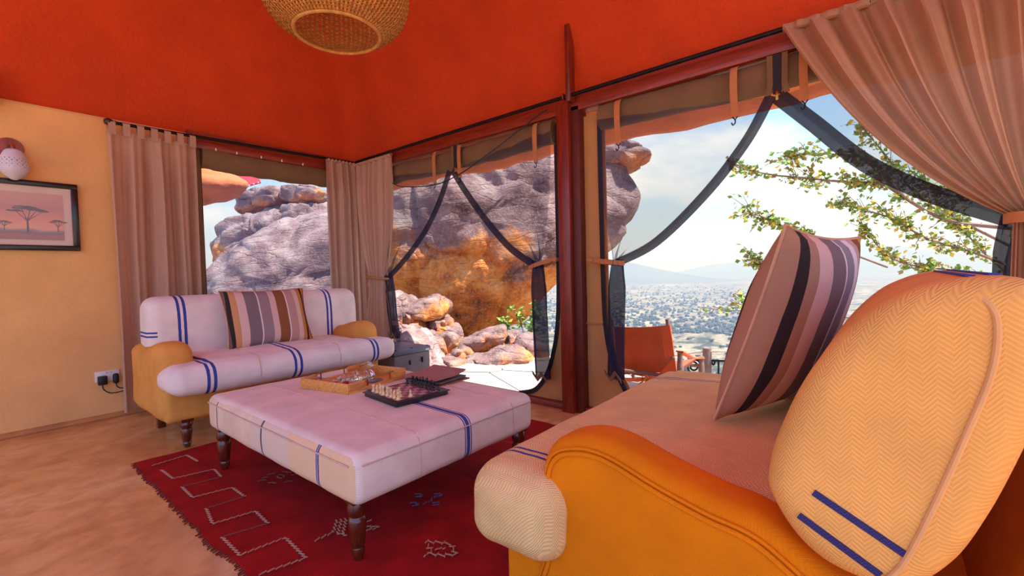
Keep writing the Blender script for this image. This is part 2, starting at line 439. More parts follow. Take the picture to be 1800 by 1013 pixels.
# ------------------------------------------------------------------ terrace with crazy paving
TZ = -.02
m_stone = mat('pale_flagstone', C(188, 178, 170), .75, .1, 4, .4, 18, bd=.01)
bm = B(); box(bm, XW+.05, 4.75, -3.0, 6.6, -1.2, TZ-.035)
ter = tag(obj('terrace', bm, mat('terrace_mortar', C(150, 128, 112), .9, .15, 10), loc=(XW+.05, 0, 0), smooth=False), 'stone terrace outside the openings', 'terrace', kind='structure')
def clip(poly, p, n):
    o = []
    for i in range(len(poly)):
        a, b = poly[i], poly[(i+1) % len(poly)]; da, db = (a-p).dot(n), (b-p).dot(n)
        if da <= 0: o.append(a)
        if da*db < 0: o.append(a+(b-a)*(da/(da-db)))
    return o
cells = []
for i in range(4):
    for j in range(14): cells.append(Vector((3.2+i*.46+random.uniform(-.17, .17), -2.6+j*.68+random.uniform(-.24, .24))))
for a in cells:
    poly = [Vector(v) for v in ((XW+.06, -3), (4.74, -3), (4.74, 6.6), (XW+.06, 6.6))]
    for b_ in cells:
        if b_ is a or (b_-a).length > 2.2: continue
        n = (b_-a).normalized(); poly = clip(poly, (a+b_)/2-n*.009, n)
        if len(poly) < 3: break
    if len(poly) < 3: continue
    bm = B(); h = random.uniform(-.004, .004)
    top = [bm.verts.new((p.x, p.y, TZ+h)) for p in poly]; bot = [bm.verts.new((p.x, p.y, TZ-.035)) for p in poly]
    bm.faces.new(top); bm.faces.new(bot[::-1])
    for k in range(len(poly)): bm.faces.new((top[k], bot[k], bot[(k+1) % len(poly)], top[(k+1) % len(poly)]))
    obj('flagstone', bm, m_stone, ter, smooth=False)

# ------------------------------------------------------------------ land: plain, hills
PLZ = -62.0
def m_plain():
    m, t, b = newmat('savanna_plain'); co = objco(t)
    n1 = noi(t, co, .045, 6, .7); n2 = noi(t, co, .004, 4, .6); n3 = noi(t, co, .2, 4, .7)
    c = ramp(t, n2, [(.35, C(128, 118, 102)), (.65, C(176, 162, 140))])
    c = mixc(t, ramp(t, n1, [(.47, (0, 0, 0)), (.56, (1, 1, 1))]), c, C(66, 74, 62))
    c = mixc(t, ramp(t, n3, [(.5, (0, 0, 0)), (.6, (.6, .6, .6))]), c, C(62, 72, 58))
    t.links.new(c, b.inputs['Base Color']); b.inputs['Roughness'].default_value = 1; b.inputs['Specular IOR Level'].default_value = 0; return m
bm = B(); n = 72; rows = []
for R_ in (40, 120, 300, 700, 1500, 3000, 9000):
    rows.append([(R_*math.cos(2*PI*k/n), R_*math.sin(2*PI*k/n), PLZ) for k in range(n+1)])
grid(bm, rows)
tag(obj('savanna_plain', bm, m_plain(), smooth=False), 'wide pale scrub plain stretching to the hills', 'plain', kind='structure')
# the rocky hill the camp stands on
bm = B(); rows = []
for R_, z in ((0, -1.25), (5, -1.25), (9, -2.6), (16, -9), (30, -24), (60, -48), (110, -64)):
    rows.append([(1+R_*math.cos(2*PI*k/48), 2+R_*math.sin(2*PI*k/48), z+min(.8, R_*.05)*edge_noise(R_*.2, k*.4, 1)) for k in range(49)])
grid(bm, rows)
m_soil = mat('stony_soil', C(192, 164, 138), .95, .25, 1.2, .6, 5, bd=.2)
tag(obj('camp_hill', bm, m_soil), 'stony hillside falling away below the terrace', 'hill', kind='structure')
m_hill = mat('hill_scrub', C(84, 88, 78), 1, .25, .004, 0)
def hill(label, pts, Z, depth):
    P = smooth_open([at(x, y, Z) for x, y in pts], 70); bm = B(); rows = []
    fwd = Vector((_fw.x, _fw.y, 0)).normalized()
    for s in [k/8 for k in range(-8, 9)]:
        row = []
        for i, p in enumerate(P):
            hgt = p.z-PLZ; f = max(0, 1-abs(s))**1.2
            row.append(Vector((p.x, p.y, PLZ-2))+fwd*depth*s+Vector((0, 0, hgt*f*(1+.18*(f < .99)*edge_noise(i*.12, s*3, 1)))))
        rows.append(row)
    grid(bm, rows)
    return tag(obj('distant_hill', bm, m_hill, ang=80), label, 'hill')
hill('nearer hazy ridge sloping down to the plain behind the leather chair', [(930, 489), (1000, 468), (1060, 455), (1100, 459), (1135, 467), (1180, 477), (1230, 486), (1290, 492)], 2500, 550)
hill('farther pale hazy mountain rising towards the tree', [(1120, 487), (1190, 478), (1245, 466), (1290, 461), (1330, 453), (1380, 440), (1450, 428), (1560, 430), (1680, 445), (1800, 440), (1950, 460)], 3800, 800)
hill('low hazy ridge seen past the taupe curtain through the netted window', [(180, 492), (280, 484), (355, 480), (420, 476), (500, 485), (640, 496)], 2500, 550)
# shrubs of the plain: the largest as things, the rest as stuff
def blob(bm, c, r, seed):
    q = bmesh.ops.create_icosphere(bm, subdivisions=1, radius=r, matrix=Matrix.Translation(c))
    for v in q['verts']:
        d = v.co-c; v.co = c+Vector((d.x, d.y, d.z*.7))*(1+.3*noise.noise(v.co*1.7/r+Vector((seed, 0, 0))))
m_bush = mat('scrub_leaves', C(60, 72, 52), 1, .3, .5, 0)
bm = B(); 
for k in range(5): blob(bm, Vector((random.uniform(-1.2, 1.2), random.uniform(-1.2, 1.2), random.uniform(.6, 1.4))), random.uniform(.8, 1.3), k)
b0 = tag(obj('shrub', bm, m_bush), 'grey-green shrub on the plain below the terrace railing', 'shrub', 'shrubs on the near plain')
rnd = random.Random(3)
spots_ = []
while len(spots_) < 70:
    p = onp(rnd.uniform(1080, 1400), rnd.uniform(585, 668), 2, PLZ)
    if all((p-q).length > 7 for q in spots_): spots_.append(p)
for k, p in enumerate(spots_):
    o = b0 if k == 0 else b0.copy()
    if k: COL.objects.link(o)
    o.location = p; s = rnd.uniform(.7, 1.5); o.scale = (s, s, s*.9); o.rotation_euler = (0, 0, rnd.uniform(0, 6))
bm = B(); base = []
for k in range(2600):
    y = 502+85*rnd.random()**1.1; p = onp(rnd.uniform(300, 460) if k % 7 == 0 else rnd.uniform(920, 1480), y, 2, PLZ)
    r = rnd.uniform(1.2, 2.8); q = bmesh.ops.create_icosphere(bm, subdivisions=1, radius=r, matrix=Matrix.Translation(p+Vector((0, 0, r*.4))))
tag(obj('distant_scrub', bm, m_bush), 'thousands of small scrub bushes dotted over the far plain', 'scrub', kind='stuff')

# haze over the plain
bm = B(); box(bm, 45, 9500, -9000, 9000, PLZ-3, 420); hz = obj('haze', bm, None, smooth=False)
hm_ = bpy.data.materials.new('blue_haze'); hm_.use_nodes = True; ht = hm_.node_tree; ht.nodes.clear()
ho = ht.nodes.new('ShaderNodeOutputMaterial'); hv = ht.nodes.new('ShaderNodeVolumeScatter'); hv.inputs['Color'].default_value = (.36, .52, 1, 1); hv.inputs['Density'].default_value = .0009
ht.links.new(hv.outputs[0], ho.inputs['Volume']); hz.data.materials.clear(); hz.data.materials.append(hm_)
tag(hz, 'blue distance haze lying over the plain and hills', 'haze', kind='stuff')

# ------------------------------------------------------------------ rocks
def rockmat(name, ochre, seed=0, dark=1.0):
    m, t, b = newmat(name); co = objco(t); s = t.nodes.new('ShaderNodeSeparateXYZ'); t.links.new(co, s.inputs[0])
    n1 = noi(t, co, 1.3, 8, .62, .4); n2 = noi(t, co, 7, 6, .65, .3); n3 = noi(t, co, .6, 4, .6)
    c = ramp(t, n1, [(.3, sc(C(92, 68, 70), dark)), (.5, sc(C(150, 122, 122), dark)), (.68, sc(C(196, 178, 172), dark))])
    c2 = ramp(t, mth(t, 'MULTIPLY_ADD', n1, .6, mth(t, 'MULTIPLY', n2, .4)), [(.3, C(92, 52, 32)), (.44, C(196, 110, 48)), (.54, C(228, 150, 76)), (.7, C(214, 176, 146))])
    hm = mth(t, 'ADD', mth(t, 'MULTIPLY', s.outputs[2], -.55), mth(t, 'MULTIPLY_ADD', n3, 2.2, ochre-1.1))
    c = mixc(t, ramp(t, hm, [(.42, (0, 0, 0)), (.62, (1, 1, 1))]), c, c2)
    c = mixc(t, ramp(t, n2, [(.22, (.8, .8, .8)), (.38, (0, 0, 0))]), c, C(62, 42, 40))
    t.links.new(c, b.inputs['Base Color']); b.inputs['Roughness'].default_value = .9; b.inputs['Specular IOR Level'].default_value = .2
    v = t.nodes.new('ShaderNodeTexVoronoi'); v.feature = 'DISTANCE_TO_EDGE'; v.inputs['Scale'].default_value = 1.7; 
    mpn = t.nodes.new('ShaderNodeMapping'); mpn.inputs['Scale'].default_value = (.6, .6, 3.4); mpn.inputs['Rotation'].default_value = (.5, .35, .2); t.links.new(co, mpn.inputs[0])
    dz = t.nodes.new('ShaderNodeVectorMath'); dz.operation = 'ADD'; t.links.new(mpn.outputs[0], dz.inputs[0])
    nn = t.nodes.new('ShaderNodeTexNoise'); nn.inputs['Scale'].default_value = 1.2; nn.inputs['Detail'].default_value = 4; t.links.new(co, nn.inputs['Vector']); t.links.new(nn.outputs['Color'], dz.inputs[1])
    t.links.new(dz.outputs[0], v.inputs['Vector'])
    crk = ramp(t, v.outputs['Distance'], [(0, (0, 0, 0)), (.05, (1, 1, 1))])
    hgt = mth(t, 'ADD', mth(t, 'MULTIPLY', n2, .5), mth(t, 'ADD', mth(t, 'MULTIPLY', crk, .25), mth(t, 'MULTIPLY', n1, 1.0)))
    ms = t.nodes.new('ShaderNodeMapping'); ms.inputs['Scale'].default_value = (.8, .8, 2.6); ms.inputs['Rotation'].default_value = (.35, .45, 0); t.links.new(co, ms.inputs[0])
    strata = noi(t, ms.outputs[0], .9, 8, .62, 1.6); fine = noi(t, co, 26, 5, .7)
    c = mixc(t, ramp(t, strata, [(.34, (.6, .6, .6)), (.42, (0, 0, 0))]), c, C(58, 40, 38))
    c = mixc(t, ramp(t, fine, [(.50, (0, 0, 0)), (.72, (.45, .45, .45))]), c, C(214, 190, 170)); t.links.new(c, b.inputs['Base Color'])
    hgt = mth(t, 'ADD', hgt, mth(t, 'ADD', mth(t, 'MULTIPLY', strata, 1.5), mth(t, 'MULTIPLY', fine, .5)))
    bump(t, b, hgt, 1.0, .05)
    return m
def rock(name, label, pts, Z, thick, m, n=90, rings=22, amp=.08, fs=1.1, seed=0, slope=(0, 0), back=None, group=None, cx=None, ridge=.6, cat='rock'):
    """boulder with the given outline (photo pixels at depth Z), bulging towards and away from the terrace"""
    O = smooth_closed([Vector((x, y)) for x, y in pts], n)
    mx_ = Vector((sum(p.x for p in O)/n, sum(p.y for p in O)/n)) if cx is None else Vector(cx)
    back = thick if back is None else back
    zf = lambda q: Z+slope[0]*(q.x-mx_.x)/100+slope[1]*(q.y-mx_.y)/100
    fw = Vector((_fw.x, _fw.y, 0)).normalized(); bm = B()
    cen = at(mx_.x, mx_.y, Z)
    def ring(t, s):
        f = math.cos(t*PI/2)**ridge; o = []
        for p in O:
            q = mx_+(p-mx_)*f; P = at(q.x, q.y, zf(q))
            P = P + fw*s*(thick if s < 0 else back)*math.sin(t*PI/2)
            d = (P-cen).normalized()
            a = amp*noise.fractal(P*fs+Vector((seed*3.7, 0, 0)), .9, 2.1, 6) + amp*.9*(abs(noise.fractal(P*fs*.55+Vector((0, seed*5.1, 0)), 1, 2, 3)))
            cellv = noise.voronoi(P*fs*1.1+Vector((seed, seed, 0)))[0]; a += -amp*1.0*max(0, .16-(cellv[1]-cellv[0]))/.16*.6
            o.append(P+d*a*(.35 if t == 0 else 1))
        return [bm.verts.new(v) for v in o]
    R_ = [ring(k/rings, -1) for k in range(rings)]; Rb = [ring(k/8, 1) for k in range(1, 8)]
    seq = Rb[::-1]+R_
    for a, b_ in zip(seq, seq[1:]):
        for k in range(n): bm.faces.new((a[k], a[(k+1) % n], b_[(k+1) % n], b_[k]))
    cv = bm.verts.new(cen-fw*thick)
    for k in range(n): bm.faces.new((R_[-1][k], R_[-1][(k+1) % n], cv))
    cv = bm.verts.new(cen+fw*back)
    for k in range(n): bm.faces.new((Rb[-1][(k+1) % n], Rb[-1][k], cv))
    o = obj(name, bm, m, loc=cen, ang=65)
    return tag(o, label, cat, group)
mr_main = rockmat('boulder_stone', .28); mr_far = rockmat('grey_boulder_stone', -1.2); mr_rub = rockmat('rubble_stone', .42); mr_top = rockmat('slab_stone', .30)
# the giant overhanging boulder
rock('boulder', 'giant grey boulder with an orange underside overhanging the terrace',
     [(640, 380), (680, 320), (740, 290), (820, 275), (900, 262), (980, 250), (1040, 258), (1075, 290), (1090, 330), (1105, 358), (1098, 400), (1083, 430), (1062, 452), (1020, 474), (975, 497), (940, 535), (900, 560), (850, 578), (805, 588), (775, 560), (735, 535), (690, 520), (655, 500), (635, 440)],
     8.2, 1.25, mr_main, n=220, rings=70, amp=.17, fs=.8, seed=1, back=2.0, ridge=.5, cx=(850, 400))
rock('boulder', 'smooth grey whaleback boulder seen through the netted window',
     [(372, 508), (392, 478), (425, 448), (455, 425), (500, 402), (545, 390), (590, 380), (660, 372), (700, 400), (712, 470), (700, 560), (600, 600), (480, 600), (395, 560)],
     10.2, 1.5, mr_far, n=140, rings=36, amp=.14, fs=.9, seed=2, back=2)
st_g = None
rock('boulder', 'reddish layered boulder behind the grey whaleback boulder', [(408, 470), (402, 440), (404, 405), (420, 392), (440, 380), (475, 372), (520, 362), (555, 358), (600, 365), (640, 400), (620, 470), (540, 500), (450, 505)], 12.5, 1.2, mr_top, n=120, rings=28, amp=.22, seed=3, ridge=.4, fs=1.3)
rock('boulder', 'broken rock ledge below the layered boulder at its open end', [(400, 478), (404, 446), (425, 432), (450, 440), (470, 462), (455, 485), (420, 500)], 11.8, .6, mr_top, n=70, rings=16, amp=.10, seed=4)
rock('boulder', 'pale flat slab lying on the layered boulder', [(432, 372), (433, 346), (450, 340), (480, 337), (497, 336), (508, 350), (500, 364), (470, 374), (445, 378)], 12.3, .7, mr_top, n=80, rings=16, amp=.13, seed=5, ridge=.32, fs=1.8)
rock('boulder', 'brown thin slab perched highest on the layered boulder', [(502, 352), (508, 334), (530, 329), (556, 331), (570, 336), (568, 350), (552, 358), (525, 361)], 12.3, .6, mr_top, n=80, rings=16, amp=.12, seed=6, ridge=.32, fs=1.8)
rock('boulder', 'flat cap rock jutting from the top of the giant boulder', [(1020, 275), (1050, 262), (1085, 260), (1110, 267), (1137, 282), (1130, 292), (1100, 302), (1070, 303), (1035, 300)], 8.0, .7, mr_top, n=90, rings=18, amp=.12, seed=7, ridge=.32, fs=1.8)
rub = [([(690, 560), (700, 530), (722, 520), (745, 545), (752, 580), (740, 602), (705, 600)], 6.5, .5, 'dark lichened rock wedged under the giant boulder beside the net'),
       ([(722, 545), (745, 528), (775, 520), (785, 540), (770, 560), (748, 562), (730, 556)], 6.4, .4, 'slanting orange rock wedged below the giant boulder'),
       ([(758, 572), (765, 556), (788, 558), (793, 578), (782, 590), (764, 588)], 6.3, .3, 'small rounded rock in the middle of the rubble'),
       ([(735, 600), (752, 582), (778, 588), (788, 612), (785, 634), (765, 640), (742, 632)], 6.0, .4, 'pale fractured rock beside the dark trunk'),
       ([(776, 590), (800, 580), (812, 606), (800, 632), (785, 628)], 6.2, .3, 'reddish rock leaning behind the pale fractured rock'),
       ([(790, 628), (800, 612), (818, 612), (820, 625), (808, 634)], 5.9, .25, 'little rock lying before the leaning red rock'),
       ([(800, 606), (830, 590), (862, 582), (882, 580), (886, 604), (868, 618), (830, 626), (808, 620)], 6.3, .45, 'long pinkish rock under the boulder lip'),
       ([(884, 588), (898, 584), (912, 592), (914, 608), (896, 612), (885, 606)], 6.4, .3, 'small square rock near the sapling'),
       ([(908, 594), (930, 588), (952, 600), (955, 650), (925, 650), (908, 625)], 6.1, .35, 'upright pale rock behind the gathered net'),
       ([(812, 650), (822, 630), (850, 620), (895, 612), (925, 622), (934, 646), (915, 656), (850, 656)], 5.7, .4, 'broad flat pinkish rock at the edge of the terrace'),
       ([(768, 650), (780, 634), (805, 634), (822, 648), (810, 656), (780, 656)], 5.6, .3, 'low orange rock at the foot of the rubble'),
       ([(700, 600), (716, 580), (742, 596), (765, 625), (778, 652), (740, 668), (700, 650)], 5.5, .4, 'smooth white sunlit rock behind the dark trunk'),
       ([(640, 600), (640, 540), (680, 525), (712, 545), (716, 600), (690, 640), (650, 640)], 6.3, .5, 'weathered rock behind the corner curtain')]
m_whiter = rockmat('white_rock', -1.6, dark=1.5)
for k, (pts, Z, th, lb) in enumerate(rub):
    mxp, myp = sum(p[0] for p in pts)/len(pts), sum(p[1] for p in pts)/len(pts); pts = [(mxp+(a-mxp)*1.08, myp+(b-myp)*1.06) for a, b in pts]
    rock('rubble_rock', lb, pts, Z, th, m_whiter if 'white' in lb else mr_rub, n=72, rings=16, amp=.10, fs=2.0, seed=20+k, ridge=.34, group='rubble under the giant boulder')
# bedrock that carries the boulders
rock('bedrock', 'brown bedrock bank carrying the rubble and boulders', [(350, 640), (400, 560), (500, 590), (640, 600), (760, 610), (860, 612), (930, 630), (960, 700), (930, 850), (600, 900), (380, 820)], 7.6, .7, mr_rub, n=120, rings=20, amp=.15, fs=1, seed=50, back=3)

# neighbouring tent roof seen through the netted window
rock('neighbour_roof', 'rough orange plaster roof edge of the neighbouring tent', [(240, 262), (300, 272), (352, 288), (385, 296), (412, 308), (431, 324), (424, 336), (395, 346), (350, 362), (290, 385), (230, 380)], 6.1, .4, m_eave, n=90, rings=14, amp=.07, fs=2, seed=60, cat='roof', cx=(300, 325))
rs = thing('roof_sheet', 'red sheet roofing above the rough orange plaster roof edge', 'roof sheet', at(400, 300, 6.3))
bm = B(); a, b_, c_, d_ = at(330, 262, 7.6), at(432, 290, 7.6), at(460, 322, 7.0), at(426, 331, 6.75)
e_ = at(330, 300, 6.75)
P = [[e_.lerp(a, t) for t in (0, .5, 1)], [d_.lerp(b_, t)*1.0 for t in (0, .5, 1)], [d_.lerp(c_, .96).lerp(b_.lerp(c_, .93), t) for t in (0, .5, 1)]]
sheet(bm, P, .02); obj('sheet', bm, mat('red_sheet', C(200, 34, 28), .45, .1, 4, .1, 20), rs)
bm = B(); strip(bm, [at(386, 310, 6.6), at(396, 291, 6.9)], at(5, 0, 6.6)-at(0, 0, 6.6), (0, 0, .008)); obj('bracket', bm, m_white_plastic, rs)
for k in range(4):
    bm = B(); bmesh.ops.create_icosphere(bm, subdivisions=1, radius=.014, matrix=Matrix.Translation(at(430+k*8, 329-k*2.6, 6.7+k*.05))); obj('rivet', bm, m_white_plastic, rs)

# ------------------------------------------------------------------ trees
m_bark = mat('grey_bark', C(128, 104, 96), .9, .25, 12, .5, 40)
leafm = [mat('leaf_green', C(120, 160, 56), .6, .25, 8, 0), mat('leaf_olive', C(150, 140, 70), .6, .25, 8, 0), mat('leaf_yellow', C(216, 196, 60), .6, .2, 8, 0)]
def leaf(bm, p, s, rnd):
    d = Vector((rnd.uniform(-1, 1), rnd.uniform(-1, 1), rnd.uniform(-.8, .5))).normalized(); u = d.orthogonal().normalized(); u.rotate(Matrix.Rotation(rnd.uniform(0, 6), 3, d))
    n_ = d.cross(u)*s*.12
    v = [bm.verts.new(q) for q in (p, p+d*s*.5+u*s*.32+n_, p+d*s, p+d*s*.5-u*s*.32+n_)]
    bm.faces.new((v[0], v[1], v[2])); bm.faces.new((v[0], v[2], v[3]))
def tree(name, label, branches, root, leafs, size, seed, spread, wts, r0=.03):
    rnd = random.Random(seed); t = thing(name, label, 'tree', root)
    wood_bm = B(); lb = [B(), B(), B()]
    for pts, ra, nl, tw in branches:
        P = smooth_open(pts, 16); tube(wood_bm, P, [ra*(1-.75*i/16)+.003 for i in range(17)], 6)
        for k in range(int(tw*1.7)):
            i = rnd.randint(3, 16); b0_ = P[i]; d = (P[i]-P[i-1]).normalized()*rnd.uniform(.3, .9)+Vector((rnd.uniform(-.5, .5), rnd.uniform(-.5, .5), rnd.uniform(-.6, .8)))
            ln = spread*rnd.uniform(.6, 1.6); Q = smooth_open([b0_, b0_+d*ln*.5+Vector((0, 0, rnd.uniform(-.05, .05))), b0_+d*ln], 5); tube(wood_bm, Q, [.007, .006, .005, .004, .003, .002], 5)
            for q in range(nl):
                p = Q[rnd.randint(1, 5)]+Vector((rnd.gauss(0, .05), rnd.gauss(0, .05), rnd.gauss(0, .05)))*spread*3
                leaf(lb[rnd.choices((0, 1, 2), wts)[0]], p, size*rnd.uniform(.7, 1.3), rnd)
    obj('branches', wood_bm, m_bark, t)
    for k, q in enumerate(lb):
        if len(q.verts): tag(obj('foliage', q, leafm[k], t, smooth=False), kind='stuff')
        else: q.free()
    return t
zb = 6.8
tr_root = onp(1760, 700, 0, 4.4); tr_root = at(1780, 760, 6.0)
A_ = lambda l, Z: [at(x, y, Z+.05*math.sin(x*.1)) for x, y in l]
tree('leafy_tree', 'sparse leafy tree reaching across the opening behind the right sofa', [
    ([at(1780, 760, 6.0), at(1775, 600, 6.1), at(1770, 480, 6.3), at(1790, 395, 6.5), at(1830, 250, 6.8)], .06, 2, 6),
    (A_([(1785, 402), (1720, 396), (1675, 391), (1616, 365), (1557, 326), (1517, 321), (1460, 318), (1418, 313), (1359, 308), (1306, 297)], 6.7), .028, 7, 46),
    (A_([(1600, 355), (1560, 318), (1530, 290), (1500, 275), (1440, 270), (1388, 275)], 6.6), .014, 8, 26),
    (A_([(1790, 440), (1720, 405), (1650, 372), (1600, 330), (1570, 290), (1530, 240), (1515, 225)], 7.0), .02, 7, 30),
    (A_([(1780, 470), (1700, 440), (1630, 420), (1570, 385), (1520, 370), (1480, 360)], 6.9), .018, 7, 34),
    (A_([(1775, 520), (1700, 480), (1620, 470), (1560, 450), (1520, 400)], 7.2), .016, 7, 34),
    (A_([(1560, 470), (1480, 440), (1400, 410), (1350, 385), (1318, 375)], 6.6), .012, 8, 22),
    (A_([(1500, 500), (1420, 480), (1360, 468), (1325, 455)], 6.6), .010, 8, 14),
    (A_([(1500, 560), (1400, 545), (1330, 540), (1300, 535)], 6.5), .009, 6, 10),
    (A_([(1420, 560), (1330, 548), (1265, 545), (1238, 540)], 6.5), .006, 3, 5),
    (A_([(1800, 330), (1740, 330), (1680, 345), (1640, 330), (1600, 300)], 7.3), .014, 7, 26),
    (A_([(1800, 500), (1740, 455), (1690, 400), (1660, 360)], 7.4), .012, 7, 24)], tr_root, None, .085, 5, .20, (5, 4, 2))
tree('sapling', 'bright green sapling growing between the rubble and the net', [
    ([at(925, 660, 6.6), at(922, 600, 6.6), at(915, 565, 6.6), at(905, 545, 6.6)], .008, 7, 5),
    ([at(925, 640, 6.6), at(932, 590, 6.6), at(940, 560, 6.6), at(938, 540, 6.6)], .008, 7, 6),
    ([at(922, 600, 6.6), at(900, 585, 6.6), at(888, 570, 6.6)], .006, 7, 4)], at(925, 660, 6.6), None, .085, 11, .12, (9, 1, 1))

# ------------------------------------------------------------------ terrace furniture: railing, leather chair
rl = thing('terrace_railing', 'wrought iron scroll railing on rough wooden posts at the terrace edge', 'railing', (4.55, 1.3, TZ))
rx = 4.6
def rp(px, py): return onp(px, py, 0, rx)
for (px, pt) in ((1243, 612), (1560, 600), (930, 640)):
    p = rp(px, pt); bm = B(); tube(bm, [(p.x, p.y, -.7), (p.x, p.y, p.z*.5), (p.x, p.y, p.z)], [.045, .042, .04], 10); obj('post', bm, m_bark, rl)
bm = B(); a = rp(1130, 622); b_ = rp(1243, 618); c_ = rp(1560, 606); tube(bm, smooth_open([a, (a+b_)/2-Vector((0, 0, .03)), b_, (b_+c_)/2-Vector((0, 0, .03)), c_], 20), .012, 8)
obj('top_rail', bm, mat('pale_pole', C(206, 188, 172), .8, .15, 12), rl)
bm = B(); tube(bm, [rp(1218, 633), rp(1300, 636), rp(1560, 634)], .010, 8); obj('iron_rail', bm, m_iron, rl)
def spiral(cx, cy, s, flip):
    o = []
    for k in range(40):
        a = k/39*4.6*PI/2*1.5; r = s*(.22+.78*k/39); o.append(rp(cx+flip*r*math.cos(a), cy-r*math.sin(a)))
    return o
bm = B(); S1 = spiral(1219, 645, 11, 1); tube(bm, S1, .009, 7); obj('scroll', bm, m_iron, rl)
bm = B(); tube(bm, smooth_open([rp(1209, 642), rp(1212, 634), rp(1222, 632), rp(1232, 640), rp(1238, 656), rp(1240, 664)], 14), .009, 7); obj('scroll', bm, m_iron, rl)
bm = B(); tube(bm, smooth_open([rp(1250, 634), rp(1254, 642), rp(1258, 634)], 8), .008, 7); obj('scroll', bm, m_iron, rl)
for px in (1263, 1285, 1310, 1335):
    bm = B(); tube(bm, [rp(px, 634), rp(px, 690)], .009, 7); obj('baluster', bm, m_iron, rl)

m_leather = mat('orange_leather', C(196, 92, 40), .5, .16, 6, .2, 60, bd=.004)
m_leather2 = mat('bright_leather_trim', C(216, 100, 44), .45, .1, 8, .15, 60, bd=.004)
CX = 3.62
ch = thing('leather_chair', 'low orange leather safari chair with its back to the room', 'chair', (CX, 1.58, TZ))
def cp(px, py, x=CX): return onp(px, py, 0, x)
for (a, b_) in ((cp(1076, 562), cp(1084, 690)), (cp(1173, 561), cp(1190, 690))):
    bm = B(); tube(bm, [a, (a+b_)/2, (b_.x-.02, b_.y, TZ+.05)], .017, 10); obj('back_post', bm, m_bark, ch)
tl, trr, br, bl = cp(1072, 574), cp(1180, 571), cp(1186, 655), cp(1082, 660)
P = []
for i in range(13):
    s = i/12; row = []
    for j in range(11):
        v = j/10; p = tl.lerp(trr, s).lerp(bl.lerp(br, s), v); sagv = math.sin(PI*s); row.append(p+Vector((.05*sagv, 0, -.018*sagv*(1-v))))
    P.append(row)
bm = B(); sheet(bm, P, .008); obj('back_panel', bm, m_leather, ch)
P = [[cp(x0+(x1-x0)*s, y0+(y1-y0)*s, CX-.025) for s in (0, .5, 1)] for (x0, y0, x1, y1) in ((1163, 575, 1178, 571), (1166, 605, 1183, 600), (1170, 628, 1186, 626))]
bm = B(); sheet(bm, P, .012); obj('post_sleeve', bm, m_leather2, ch)
P = [[cp(x0+(x1-x0)*s, y0+(y1-y0)*s, CX-.025) for s in (0, .5, 1)] for (x0, y0, x1, y1) in ((1069, 580, 1078, 574), (1071, 610, 1082, 612), (1074, 640, 1085, 645))]
bm = B(); sheet(bm, P, .012); obj('post_sleeve', bm, m_leather2, ch)
P = [[cp(x0+(x1-x0)*s, y0+(y1-y0)*s, CX-.02) for s in (0, 1)] for (x0, y0, x1, y1) in ((1160, 656, 1186, 628), (1172, 668, 1189, 650), (1182, 682, 1189, 680))]
bm = B(); sheet(bm, P, .01); obj('seat_corner', bm, m_leather2, ch)
bm = B(); strip(bm, [cp(1084, 667, CX-.05), cp(1120, 668, CX-.05), cp(1145, 665, CX-.05), cp(1203, 668, CX-.05)], (0, 0, .016), (.004, 0, 0)); obj('strap', bm, m_leather2, ch)
bm = B(); tube(bm, [cp(1134+6*math.cos(k/8*2*PI), 665+6*math.sin(k/8*2*PI), CX-.06) for k in range(9)], .004, 6); obj('buckle', bm, m_brass, ch)
bm = B(); strip(bm, smooth_open([cp(1138, 664, CX-.06), cp(1128, 672, CX-.06), cp(1118, 682, CX-.06)], 5), (0, .004, .006), (.003, 0, 0)); obj('strap_tail', bm, m_strap, ch)
y0c, y1c = cp(1198, 640).y, cp(1070, 640).y
for yy in (y0c, y1c):
    for xx, zt in ((CX-.03, cp(1195, 620).z), (CX+.5, .27)):
        bm = B(); lathe(bm, [(.014, 0), (.018, .06), (.026, .16), (.026, zt-TZ-.10), (.020, zt-TZ-.04), (.022, zt-TZ)], (xx, yy, TZ+.004), 12); obj('leg', bm, m_bark, ch)
    bm = B(); strip(bm, [(CX-.04, yy, cp(1195, 612).z-.02), (CX+.25, yy, .30), (CX+.5, yy, .262)], (0, .03, 0), (0, 0, .005)); obj('arm_strap', bm, m_leather2, ch)
for xx in (CX-.03, CX+.5):
    bm = B(); tube(bm, [(xx, y0c, .19), (xx, y1c, .19)], .014, 8); obj('stretcher', bm, m_bark, ch)
P = [[(CX+.0+.48*s, y0c+.03+(y1c-y0c-.06)*v, .20-.05*math.sin(PI*v)+.05*s) for v in [k/8 for k in range(9)]] for s in (0, .25, .5, .75, 1)]
bm = B(); sheet(bm, P, .008); obj('seat', bm, m_leather, ch)
# low slatted terrace table seen below the chair
tb = thing('terrace_bench', 'low red-brown timber step beside the leather chair', 'step', (3.3, 1.25, TZ))
bm = B(); box(bm, 3.12, 3.40, .2, 1.72, TZ+.0, TZ+.07, .008); obj('tread', bm, m_beam_wood, tb)

